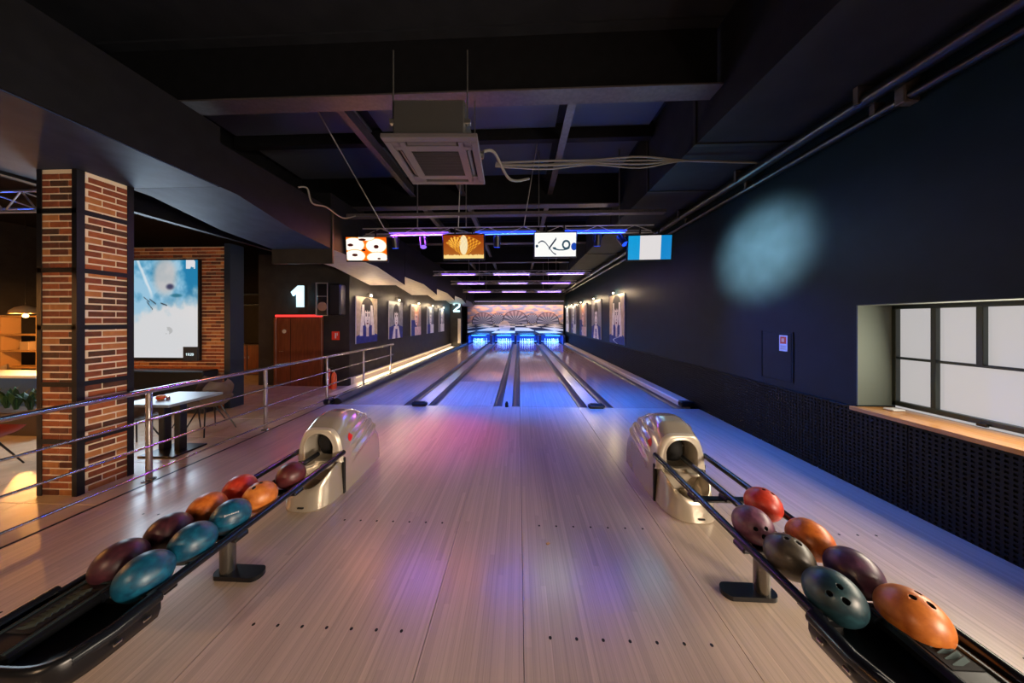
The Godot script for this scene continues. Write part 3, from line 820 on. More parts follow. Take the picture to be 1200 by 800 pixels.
func pin_end() -> void:
	var fn := FastNoiseLite.new(); fn.seed = 5; fn.frequency = 0.012
	# masking print: sunset sky, glassy domes and a chequered floor
	var W := 640
	var H := 192
	var im := Image.create(W, H, true, Image.FORMAT_RGB8)
	var domes := [[0.16, 0.46, 0.115], [0.32, 0.40, 0.07], [0.50, 0.42, 0.135], [0.68, 0.40, 0.06], [0.84, 0.46, 0.12]]
	for y in H:
		for x in W:
			var u := float(x) / W
			var w := float(y) / H
			var c: Color
			if w < 0.60:
				var g := fn.get_noise_2d(x * 1.2, y * 4.0)
				c = Color(0.42, 0.44, 0.55).lerp(Color(0.86, 0.58, 0.42), clampf(0.45 + g * 1.3 + (w - 0.3) * 0.6, 0, 1))
			else:
				var dz := 0.08 / (w - 0.56)
				var cx := (u - 0.5) * dz * 22.0
				var q := int(floor(cx)) + int(floor(dz * 9.0))
				c = Color(0.90, 0.82, 0.66) if posmod(q, 2) == 0 else Color(0.10, 0.08, 0.10)
				if dz > 1.2: c = Color(0.5, 0.42, 0.4)
			for d in domes:
				var rr := ell(u, w * 0.3, d[0], (d[1] + d[2] * 1.3) * 0.3, d[2], d[2] * 0.92)
				if rr < 1.0 and w < 0.68:
					var st := 0.5 + 0.5 * sin(atan2(w * 0.3 - (d[1] + d[2] * 1.3) * 0.3, u - d[0]) * 16.0)
					c = Color(0.24, 0.26, 0.34).lerp(Color(0.74, 0.72, 0.74), st * 0.75) if rr < 0.93 else Color(0.16, 0.14, 0.2)
					if w < d[1] * 0.9: c = c.lerp(Color(0.6, 0.38, 0.36), 0.45)
			if ell(u, w, 0.39, 0.78, 0.06, 0.22) < 1.0 and u > 0.33: c = c.lerp(Color(0.86, 0.76, 0.66), 0.8)
			im.set_pixel(x, y, c)
	var mk := thing("masking_unit", "wide printed masking unit with glassy domes above the pins", "masking unit")
	var pm := image_mat("mask_print", im, 0.0, 0.6)
	put("print", MB.new().quad(V(-4.2, 0.80, BACK - 0.062), V(3.58, 0.80, BACK - 0.062), V(3.58, 3.08, BACK - 0.062), V(-4.2, 3.08, BACK - 0.062), Vector3(0, 0, 1), Vector2(0, 1), Vector2(1, 1), Vector2(1, 0), Vector2(0, 0)), pm, mk)
	put("box", MB.new().span(-4.22, 3.6, 0.78, 3.1, BACK - 0.06, BACK + 0.1, 0.01), M.black_plastic, mk)
	put("lower_trim", MB.new().span(-4.25, 3.62, 0.68, 0.79, BACK - 0.1, BACK + 0.05, 0.01), M.black_plastic, mk)
	# added lamp trough, put in to brighten the print from above
	var ml := thing("added_masking_lamp", "long added lamp trough lighting the printed masking unit", "lamp trough", V(0.0, 3.32, BACK - 0.75))
	put("trough", MB.new().box(Vector3(0, 0.04, 0), Vector3(7.1, 0.05, 0.16), 0.01), M.black_plastic, ml)
	put("diffuser", MB.new().box(Vector3(0, 0.008, 0), Vector3(7.0, 0.012, 0.12)), M.tube_lavender, ml)
	for k in 4: put("bracket", MB.new().box(Vector3(-3.3 + k * 2.2, 0.06, -0.4), Vector3(0.04, 0.03, 0.88)), M.black_plastic, ml)
	for k in 3: area("lamp_light", V((k - 1) * 2.33, 3.31, BACK - 0.75), Vector3(0, -1, -0.75), Vector2(2.3, 0.1), Color(1.0, 0.9, 0.88), 6.5, ml)
	struct("wall_over_mask", MB.new().span(XL, XR, 3.1, DECK, BACK + 0.1, BACK + 0.25), M.black_paint, "black wall above the masking unit")
	# kickback dividers and pits
	for i in 5:
		var x: float = [-3.98, -2.135, -0.257, 1.621, 3.46][i]
		tag(put("kickback", MB.new().span(x - 0.09, x + 0.09, -0.02, 0.68, BACK - 1.3, 24.1, 0.01), mat("kickback_blue", c8(30, 50, 110), 0.3)), ["divider beside the portrait-side pin deck", "divider between the first and second pin decks", "divider between the two centre pin decks", "divider between the third and last pin decks", "divider at the navy wall beside the last pin deck"][i], "divider", "pin deck dividers")
	var pin := MB.new().lathe([Vector2(0, 0), Vector2(0.026, 0), Vector2(0.03, 0.01), Vector2(0.045, 0.06), Vector2(0.058, 0.11), Vector2(0.06, 0.125), Vector2(0.055, 0.16), Vector2(0.04, 0.20), Vector2(0.026, 0.24), Vector2(0.023, 0.26), Vector2(0.027, 0.30), Vector2(0.032, 0.335), Vector2(0.029, 0.36), Vector2(0.018, 0.378), Vector2(0, 0.382)], 12).mesh()
	var ring := MB.new().lathe([Vector2(0.0268, 0.235), Vector2(0.0242, 0.25), Vector2(0.0238, 0.262)], 12).mesh()
	for i in 4:
		var cx: float = (LANES[i][0] + LANES[i][1]) / 2
		var nm: String = ["portrait-side", "second", "third", "wall-side"][i]
		var j := 0
		for r in 4:
			for q in r + 1:
				var o := thing("bowling_pin", "%s white bowling pin of the %s lane" % [[["foremost"], ["left second-row", "right second-row"], ["left third-row", "middle third-row", "right third-row"], ["leftmost back-row", "inner left back-row", "inner right back-row", "rightmost back-row"]][r][q], nm], "pin", V(cx + (q - r / 2.0) * 0.34, 0.0, 21.45 + r * 0.28), "pins on the %s lane" % nm)
				put("body", pin, M.pin_white, o)
				put("neck_ring", ring, M.red_mark, o)
				j += 1
		var pl := thing("pin_deck_light", "blue light tube above the pins of the %s lane" % nm, "light tube", V(cx, 0.66, 21.4), "pin deck light tubes")
		put("tube", MB.new().tube([Vector3(-0.55, 0, 0), Vector3(0.55, 0, 0)], 0.03, 10), M.pin_light, pl)
		put("holder", MB.new().box(Vector3(0, 0.045, 0), Vector3(1.66, 0.03, 0.1), 0.006), M.black_plastic, pl)
		area("pin_light", V(cx, 0.61, 21.38), Vector3(0, -0.7, -0.7), Vector2(1.1, 0.06), Color(0.25, 0.55, 1.0), 10.0, pl)
		var pc := thing("pit_curtain", "blue lit curtain behind the pins of the %s lane" % nm, "curtain", V(cx, 0, 23.3), "pit curtains")
		put("cloth", MB.new().box(Vector3(0, 0.4, 0), Vector3(1.7, 0.8, 0.03)), mat("curtain_blue_%d" % i, c8(40, 70, 150), 0.7), pc)
		put("hem", MB.new().box(Vector3(0, 0.08, 0.02), Vector3(1.7, 0.06, 0.02)), M.pin_white, pc)

# ------------------------------------------------------------------ portraits
func portrait_image(k: int) -> Image:
	var W := 120
	var H := 140
	var r := RandomNumberGenerator.new(); r.seed = 100 + k
	var fn := FastNoiseLite.new(); fn.seed = k; fn.frequency = 0.05
	var im := Image.create(W, H, true, Image.FORMAT_RGB8)
	var bg: Color = [Color(0.82, 0.74, 0.58), Color(0.55, 0.56, 0.56), Color(0.70, 0.62, 0.54), Color(0.40, 0.44, 0.50), Color(0.30, 0.36, 0.42)][k % 5]
	var skin: Color = [Color(0.98, 0.95, 0.90), Color(0.96, 0.95, 0.94), Color(0.98, 0.86, 0.80), Color(0.96, 0.97, 0.98), Color(0.94, 0.95, 0.95)][k % 5]
	var hair: Color = [Color(0.12, 0.11, 0.10), Color(0.06, 0.06, 0.08), Color(0.86, 0.62, 0.50), Color(0.60, 0.64, 0.68), Color(0.74, 0.78, 0.80)][k % 5]
	var blue := Color(0.05, 0.12, 0.50)
	for y in H:
		for x in W:
			var u := (float(x) / W - 0.5) * 1.2
			var w := float(y) / H
			var g := fn.get_noise_2d(x, y) * 0.10
			var c := bg
			match k % 5:
				0:
					if w > 0.72 + 0.5 * absf(u) * 0.4: c = blue
					if ell(u, w, 0, 0.30, 0.36, 0.30) < 1.0 or (absf(u) < 0.36 and w > 0.3 and w < 0.62): c = hair
					# raised arms on both sides of the face
					for s in [-1.0, 1.0]:
						var ax: float = s * (0.22 + 0.10 * w)
						if w > 0.16 and w < 0.84 and absf(u - ax) < 0.05 + 0.09 * w: c = skin
					if w > 0.62 and absf(u) < 0.26 and absf(u) > 0.07 + 0.0: c = blue
					if w > 0.55 and w < 0.86 and absf(u) < 0.075: c = skin * 0.9
				1:
					if w > 0.60 + 0.15 * absf(u): c = blue
					if w > 0.66 and absf(u) < 0.20 + (w - 0.66) * 0.5: c = skin
					if w > 0.74 and absf(u) < 0.09: c = Color(0.35, 0.33, 0.62)
					if ell(u, w, 0, 0.32, 0.26, 0.27) < 1.0: c = hair
				2:
					if ell(u, w, 0.02, 0.38, 0.28, 0.38) < 1.0: c = hair
					if w > 0.50 and u < 0.02 + 0.2 * (w - 0.5): c = blue
					if w > 0.72 and u > -0.2: c = skin * 0.95
				3:
					if ell(u, w, 0, 0.36, 0.30, 0.36) < 1.0: c = hair
					if w > 0.66 and u < -0.05: c = blue
					if w > 0.66 and u >= -0.05: c = skin
				4:
					if u > 0.0: c = bg.lerp(skin, 0.5)
					if ell(u, w, 0.05, 0.30, 0.24, 0.28) < 1.0: c = hair
					if w > 0.66 and u > -0.3: c = skin
			var fc := ell(u, w, 0.0, 0.43, 0.17, 0.25)
			if fc < 1.0:
				c = skin
				if w < 0.27 + 0.05 * absf(sin(u * 28.0)): c = hair
				for s in [-1.0, 1.0]:
					if ell(u, w, s * 0.075, 0.40, 0.034, 0.016) < 1.0: c = Color(0.10, 0.09, 0.10)
					if ell(u, w, s * 0.078, 0.365, 0.05, 0.010) < 1.0: c = hair.darkened(0.4)
				if absf(u - 0.022) < 0.009 and w > 0.42 and w < 0.51: c = skin.darkened(0.35)
				if ell(u, w, 0.0, 0.515, 0.038, 0.010) < 1.0: c = skin.darkened(0.45)
				if ell(u, w, 0, 0.575, 0.055, 0.018) < 1.0: c = Color(0.50, 0.26, 0.26)
			if k >= 5 and w > 0.80 and absf(u + 0.25 * sin(w * 30.0 + k)) < 0.05: c = Color(0.85, 0.87, 0.92)
			im.set_pixel(x, y, Color(clampf(c.r + g, 0, 1), clampf(c.g + g, 0, 1), clampf(c.b + g, 0, 1)))
	return im

func portraits() -> void:
	var left := [[7.87, 9.07], [9.92, 11.1], [12.0, 13.2], [14.13, 15.2], [16.26, 17.35]]
	var right := [[10.0, 11.6], [12.85, 14.4], [15.6, 17.2], [18.4, 20.1], [21.0, 22.4]]
	var lab_l := ["large portrait of a woman with raised arms, nearest on the charcoal wall", "portrait of a dark-haired man in blue, second on the charcoal wall", "portrait with reddish hair and blue garment, third on the charcoal wall", "pale grey-haired portrait, fourth on the charcoal wall", "pale narrow portrait, farthest on the charcoal wall"]
	var lab_r := ["large portrait with raised arms in white and blue, nearest on the navy wall", "portrait of a dark-haired figure, second on the navy wall", "portrait with reddish hair, third on the navy wall", "pale grey-haired portrait, fourth on the navy wall", "farthest portrait on the navy wall beside the masking unit"]
	for side in 2:
		for i in 5:
			var a: Array = left[i] if side == 0 else right[i]
			var y0 := 1.15 if side == 0 else 0.95
			var y1 := 2.55 if side == 0 else 2.82
			var zc: float = (a[0] + a[1]) / 2
			var half: float = (a[1] - a[0]) / 2
			var sg := 1.0 if side == 0 else -1.0
			var wx := XL if side == 0 else XR
			var o := thing("portrait_canvas", lab_l[i] if side == 0 else lab_r[i], "portrait", V(wx, 0, zc), "portraits on the charcoal wall" if side == 0 else "portraits on the navy wall")
			var m := image_mat("portrait_%d" % (i + 5 * side), portrait_image(i + 5 * side), 0.0, 0.45)
			var px := sg * 0.032
			var flip := -1.0 * sg
			put("canvas", MB.new().box(Vector3(sg * 0.016, (y0 + y1) / 2, 0), Vector3(0.028, y1 - y0, half * 2), 0.003), M.white_paint, o)
			put("print", MB.new().quad(Vector3(px, y0, half * sg), Vector3(px, y0, -half * sg), Vector3(px, y1, -half * sg), Vector3(px, y1, half * sg), Vector3(sg, 0, 0), Vector2(0, 1), Vector2(1, 1), Vector2(1, 0), Vector2(0, 0)), m, o)
			# picture light
			var lp := thing("picture_light", ["first", "second", "third", "fourth", "fifth"][i] + " picture light from the near end of the " + ("charcoal" if side == 0 else "navy") + " portrait wall", "picture light", V(wx, y1 + 0.06, zc), "picture lights over the portraits")
			put("arm", MB.new().tube([Vector3(0, 0.02, 0), Vector3(sg * 0.08, 0.09, 0), Vector3(sg * 0.15, 0.08, 0)], 0.012, 8), M.black_plastic, lp)
			put("socket", MB.new().tube([Vector3(sg * 0.15, 0.09, 0), Vector3(sg * 0.15, 0.04, 0)], 0.03, 12), M.black_plastic, lp)
			put("bulb", MB.new().lathe([Vector2(0, -0.045), Vector2(0.03, -0.035), Vector2(0.042, 0.0), Vector2(0.03, 0.03), Vector2(0, 0.04)], 14), M.spot_bulb, lp, Vector3(sg * 0.15, 0.0, 0))
			omni("bulb_light", V(wx + sg * 0.15, y1 + 0.06, zc), Color(1.0, 0.88, 0.70), 0.85 if side == 0 else 1.0, 0.04, lp)

# ------------------------------------------------------------------ trusses, screens
func truss(o: Node3D, x0: float, x1: float, y: float, z: float) -> void:
	var h := 0.156
	for p in [[0.0, 0.0], [h, 0.0], [h * 0.5, 0.115]]:
		put("chord", MB.new().tube([V(x0, y + p[0], z + p[1]), V(x1, y + p[0], z + p[1])], 0.013, 8), M.truss_metal, o)
	var n := 16
	for k in n:
		var a := lerpf(x0, x1, float(k) / n)
		var b := lerpf(x0, x1, float(k + 1) / n)
		var lo := 0.0 if k % 2 == 0 else h
		put("brace", MB.new().tube([V(a, y + lo, z), V(b, y + h - lo, z)], 0.006, 6, false), M.truss_metal, o)
		put("brace", MB.new().tube([V(a, y + lo, z), V(b, y + h / 2, z + 0.115)], 0.006, 6, false), M.truss_metal, o)

func tv_image(k: int) -> Image:
	var W := 192
	var H := 110
	var im := Image.create(W, H, true, Image.FORMAT_RGB8)
	var fn := FastNoiseLite.new(); fn.seed = 60 + k; fn.frequency = 0.02
	for y in H:
		for x in W:
			var u := float(x) / W
			var w := float(y) / H
			var c := Color.BLACK
			match k:
				0:
					c = Color(1.0, 0.38, 0.06)
					for d in [[0.18, 0.32, 0.26, 0.30], [0.74, 0.36, 0.25, 0.30], [0.20, 0.80, 0.25, 0.26], [0.76, 0.86, 0.26, 0.22], [0.5, 0.0, 0.2, 0.14]]:
						if ell(u, w, d[0], d[1], d[2], d[3]) < 1.0: c = Color(1.0, 0.95, 0.9)
						elif ell(u, w, d[0], d[1], d[2] * 1.08, d[3] * 1.1) < 1.0: c = Color(1.0, 0.62, 0.22)
					for d in [[0.10, 0.33, 0.07, 0.06], [0.40, 0.10, 0.09, 0.05], [0.74, 0.40, 0.06, 0.08], [0.20, 0.76, 0.07, 0.06], [0.42, 0.55, 0.05, 0.05], [0.8, 0.92, 0.04, 0.04]]:
						if ell(u, w, d[0], d[1], d[2], d[3]) < 1.0: c = Color(0.22, 0.05, 0.03)
				1:
					c = Color(0.55, 0.20, 0.03).lerp(Color(0.70, 0.42, 0.16), w)
					var dx := u - 0.5
					var dy := w - 0.95
					var an := atan2(dx, -dy)
					var rr := Vector2(dx, dy).length()
					if absf(an) < 0.62 and rr < 0.95 - 0.3 * absf(an): c = c.lerp(Color(1.0, 0.70, 0.20), 0.5 + 0.5 * sin(an * 46.0) * sin(rr * 30.0 + an * 9.0))
					if ell(u, w, 0.50, 0.42, 0.10, 0.42) < 1.0: c = c.lerp(Color(1.0, 0.96, 0.80), 0.85)
					if ell(u, w, 0.28, 0.3, 0.16, 0.24) < 1.0 and sin(atan2(u - 0.3, w - 0.5) * 28.0) > 0.1: c = Color(1.0, 0.75, 0.30)
					if w > 0.84 + 0.06 * fn.get_noise_1d(x * 6.0): c = Color(1.0, 0.86, 0.55)
				2:
					c = Color(0.93, 0.93, 0.92)
					var s1 := absf(w - (0.62 - 0.28 * sin(u * 9.0)))
					if u > 0.08 and u < 0.52 and s1 < 0.025: c = Color(0.10, 0.16, 0.24)
					if absf(w - (0.62 - (u - 0.36) * 2.4)) < 0.05 and u > 0.34 and u < 0.52: c = Color(0.05, 0.10, 0.20)
					if absf(ell(u, w, 0.64, 0.62, 0.17, 0.10) - 1.0) < 0.22 and w > 0.6: c = Color(0.05, 0.22, 0.30)
					if absf(ell(u, w, 0.76, 0.5, 0.08, 0.16) - 1.0) < 0.25: c = Color(0.10, 0.25, 0.32)
					if ell(u, w, 0.95, 0.58, 0.07, 0.16) < 1.0: c = Color(0.05, 0.25, 0.65)
					if ell(u, w, 0.05, 0.55, 0.03, 0.06) < 1.0: c = Color(0.1, 0.2, 0.3)
				3:
					c = Color(0.06, 0.60, 0.84)
					if u > 0.27 and u < 0.76: c = Color(0.88, 0.86, 0.86)
					if u > 0.76: c = c.lerp(Color(0.05, 0.45, 0.75), 0.5)
			im.set_pixel(x, y, c)
	return im

func screens_and_trusses() -> void:
	var rows := [[5.70, 3.607], [10.49, 3.552], [13.25, 3.57], [16.1, 3.46]]
	var labs := ["metal lighting truss carrying the four screens", "second metal lighting truss, just beyond the screens", "third metal lighting truss above the lanes", "farthest metal lighting truss near the pin end"]
	var tub := ["purple light tube above the orange fireworks screen", "pale light tube between the two centre screens", "tube light on the screen truss at its right part"]
	for i in 4:
		var o := thing("lighting_truss", labs[i], "truss", Vector3.ZERO, "lighting trusses across the lanes")
		truss(o, -3.275, 2.72, rows[i][1], rows[i][0])
		var spots := [[-2.09, 1.3], [-0.276, 1.3], [1.564, 1.3]] if i == 0 else [[-2.3, 1.38], [-0.276, 1.47], [1.75, 1.47]]
		for k in 3:
			var lab: String = tub[k] if i == 0 else ["left", "middle", "right"][k] + " light tube on the " + ["second", "third", "farthest"][i - 1] + " truss"
			var t := thing("light_tube", lab, "light tube", V(spots[k][0], rows[i][1] + 0.075, rows[i][0] + 0.04), "light tubes on the trusses")
			put("housing", MB.new().box(Vector3(0, 0.022, 0), Vector3(spots[k][1], 0.052, 0.07), 0.008), M.ac_white, t)
			var purple: bool = (k == 0) or (i == 2 and k == 2)
			put("tube", MB.new().tube([Vector3(-spots[k][1] * 0.48, -0.012, 0.028), Vector3(spots[k][1] * 0.48, -0.012, 0.028)], 0.014, 8), M.tube_purple if purple else (M.tube_blue if i == 0 else M.tube_lavender), t)
			var col := Color(0.62, 0.30, 1.0) if purple else Color(0.10, 0.26, 1.0)
			if i > 0: col = Color(0.74, 0.58, 1.0)
			area("tube_light", V(spots[k][0], rows[i][1] + 0.02, rows[i][0] + 0.03), Vector3(0, -1, 0), Vector2(spots[k][1] * 0.9, 0.1), col, (5.0 if purple else 4.5) if i == 0 else 1.4, t)
	# screens
	var tv := [[-3.156, 3.317], [-1.13, 3.34], [0.736, 3.363], [2.604, 3.285]]
	var tl := ["hanging screen showing white discs on orange", "hanging screen showing orange fireworks", "hanging screen showing dark brush strokes on white", "hanging screen showing blue and white vertical bands"]
	var tc := [Color(1.0, 0.55, 0.3), Color(1.0, 0.5, 0.15), Color(0.8, 0.92, 1.0), Color(0.55, 0.85, 1.0)]
	for i in 4:
		var o := thing("hanging_screen", tl[i], "screen", V(tv[i][0], tv[i][1], 5.63), "screens hanging from the truss")
		o.rotation = Vector3(0.10, [0.05, 0.0, 0.0, -0.04][i], 0)
		put("cabinet", MB.new().box(Vector3(0, 0, -0.03), Vector3(0.874, 0.524, 0.055), 0.01), M.black_plastic, o)
		var pb := MB.new()
		pb.quad(Vector3(-0.414, -0.23, -0.0015), Vector3(0.414, -0.23, -0.0015), Vector3(0.414, 0.24, -0.0015), Vector3(-0.414, 0.24, -0.0015), Vector3(0, 0, 1), Vector2(0, 1), Vector2(1, 1), Vector2(1, 0), Vector2(0, 0))
		put("picture", pb, image_mat("screen_%d" % i, tv_image(i), [1.25, 1.0, 1.15, 1.0][i], 0.25), o)
		for x in [-0.2, 0.2]: put("bracket", MB.new().box(Vector3(x * 0.9, 0.3, -0.05), Vector3(0.026, 0.18, 0.026)), M.black_plastic, o)
		var l := area("screen_light", o.global_transform * Vector3(0, 0, 0.02), o.global_basis.z, Vector2(0.79, 0.44), tc[i], [0.8, 0.6, 0.9, 0.8][i], o)

func par_can(label: String, at: Vector3, target: Vector3, c: Color, e: float, deg: float, lens: Material) -> void:
	var o := thing("par_can", label, "stage light", at, "stage lights on the screen truss")
	var d := (target - at).normalized()
	put("can", MB.new().tube([-d * 0.12, d * 0.10], 0.07, 16), M.black_plastic, o)
	put("lens", MB.new().tube([d * 0.1005, d * 0.108], 0.062, 16), lens, o)
	put("yoke", MB.new().box(Vector3(0, 0.1, 0), Vector3(0.17, 0.012, 0.02)).box(Vector3(0.08, 0.05, 0), Vector3(0.01, 0.1, 0.02)).box(Vector3(-0.08, 0.05, 0), Vector3(0.01, 0.1, 0.02)), M.black_plastic, o)
	put("clamp", MB.new().box(Vector3(0, 0.125, 0), Vector3(0.04, 0.05, 0.05), 0.006), M.steel_dark, o)
	spot("can_light", at + d * 0.115, target, c, e, deg, 0.06, o)

func stage_lights() -> void:
	var blue := Color(0.0, 0.42, 1.0)
	par_can("blue stage light above the lane by the portrait wall", V(-2.6, 3.46, 5.72), V(-2.6, 0, 6.9), blue, 20.0, 40.0, M.tube_blue)
	par_can("blue stage light left of the centre gutters", V(-0.45, 3.46, 5.72), V(-0.6, 0, 6.8), blue, 27.0, 38.0, M.tube_blue)
	par_can("blue stage light right of the white brush stroke screen", V(1.6, 3.46, 5.72), V(1.7, 0, 6.6), blue, 34.0, 42.0, M.tube_blue)
	par_can("blue stage light aimed along the foot of the navy wall", V(2.1, 3.46, 5.72), V(3.7, 0.0, 3.7), blue, 30.0, 33.0, M.tube_blue)
	par_can("pink stage light above the left ball return", V(-2.0, 3.46, 5.72), V(-1.3, 0, 4.5), Color(1.0, 0.42, 0.85), 9.0, 20.0, M.tube_purple)

func railing() -> void:
	var o := thing("stainless_railing", "stainless steel railing along the left edge of the approach", "railing")
	var x := EDGE - 0.06
	for z in [0.0, 1.5, 3.03, 4.5, 6.0, 7.45, 9.05]:
		var p := put("post", MB.new().tube([V(x, 0.0, z), V(x, 1.0, z)], 0.028, 14), M.chrome, o)
		put("foot_plate", MB.new().lathe([Vector2(0.06, 0), Vector2(0.06, 0.008), Vector2(0.03, 0.014), Vector2(0.028, 0.02)], 16), M.chrome, p, V(x, 0, z))
		put("saddle", MB.new().tube([V(x, 0.985, z), V(x, 1.01, z)], 0.02, 10), M.chrome, p)
	put("handrail", MB.new().tube([V(x, 1.03, -1.0), V(x, 1.03, 9.25)], 0.028, 14), M.chrome, o)
	for y in [0.70, 0.40, 0.10]:
		put("mid_rail", MB.new().tube([V(x + 0.03, y, -1.0), V(x + 0.03, y, 9.15)], 0.013, 10), M.chrome, o)

func pillar() -> void:
	var x0 := -5.06
	var x1 := -4.62
	var z0 := 2.72
	var z1 := 3.14
	var top := 3.43
	var o := thing("brick_pillar", "brick pillar with black iron corner straps beside the railing", "pillar")
	put("core", MB.new().span(x0 + 0.008, x1 - 0.008, 0, top, z0 + 0.008, z1 - 0.008), M.mortar, o)
	var pitch := 0.0722
	var bh := 0.055
	var meshes := {}
	var rest := MB.new()
	var rows := int(top / pitch)
	for r in rows:
		var y := 0.006 + r * pitch
		var off := 0.0 if r % 2 == 0 else -0.105
		for face in 4:
			var w := (x1 - x0) if face % 2 == 0 else (z1 - z0)
			var s := 0.03 + off + (0.05 if face % 2 == 1 else 0.0)
			while s < w - 0.03:
				var a := maxf(s, 0.03)
				var b := minf(s + 0.197, w - 0.03)
				s += 0.21
				if b - a < 0.03: continue
				var mid := (a + b) / 2
				var c: Vector3
				var sz: Vector3
				if face == 0: c = V(x0 + mid, y + bh / 2, z0 + 0.006); sz = Vector3(b - a, bh, 0.012)
				elif face == 1: c = V(x1 - 0.006, y + bh / 2, z0 + mid); sz = Vector3(0.012, bh, b - a)
				elif face == 2: c = V(x0 + mid, y + bh / 2, z1 - 0.006); sz = Vector3(b - a, bh, 0.012)
				else: c = V(x0 + 0.006, y + bh / 2, z0 + mid); sz = Vector3(0.012, bh, b - a)
				if face < 2:
					var key := "%d_%.3f" % [face, b - a]
					if not meshes.has(key): meshes[key] = MB.new().box(Vector3.ZERO, sz, 0.002).mesh()
					put("brick", meshes[key], M["brick_%d" % [0, 0, 1, 1, 2, 3, 4][rng.randi() % 7]], o, c)
				else:
					rest.box(c, sz)
	tag(put("brick_facing", rest, M.brick_1, o), "", "", "", "stuff")
	for cx in [x0, x1]:
		for cz in [z0, z1]:
			var sx := 1.0 if cx == x0 else -1.0
			var szz := 1.0 if cz == z0 else -1.0
			put("corner_angle", MB.new().span(cx - sx * 0.006, cx + sx * 0.05, 0, top, cz - szz * 0.006, cz).span(cx - sx * 0.006, cx, 0, top, cz, cz + szz * 0.05), M.angle_iron, o)
	for y in [0.57, 1.17, 1.77, 2.37, 2.99]:
		put("strap", MB.new().span(x0, x1, y - 0.025, y + 0.025, z0 - 0.006, z0 + 0.001).span(x0, x1, y - 0.025, y + 0.025, z1 - 0.001, z1 + 0.006).span(x0 - 0.006, x0 + 0.001, y - 0.025, y + 0.025, z0, z1).span(x1 - 0.001, x1 + 0.006, y - 0.025, y + 0.025, z0, z1), M.angle_iron, o)

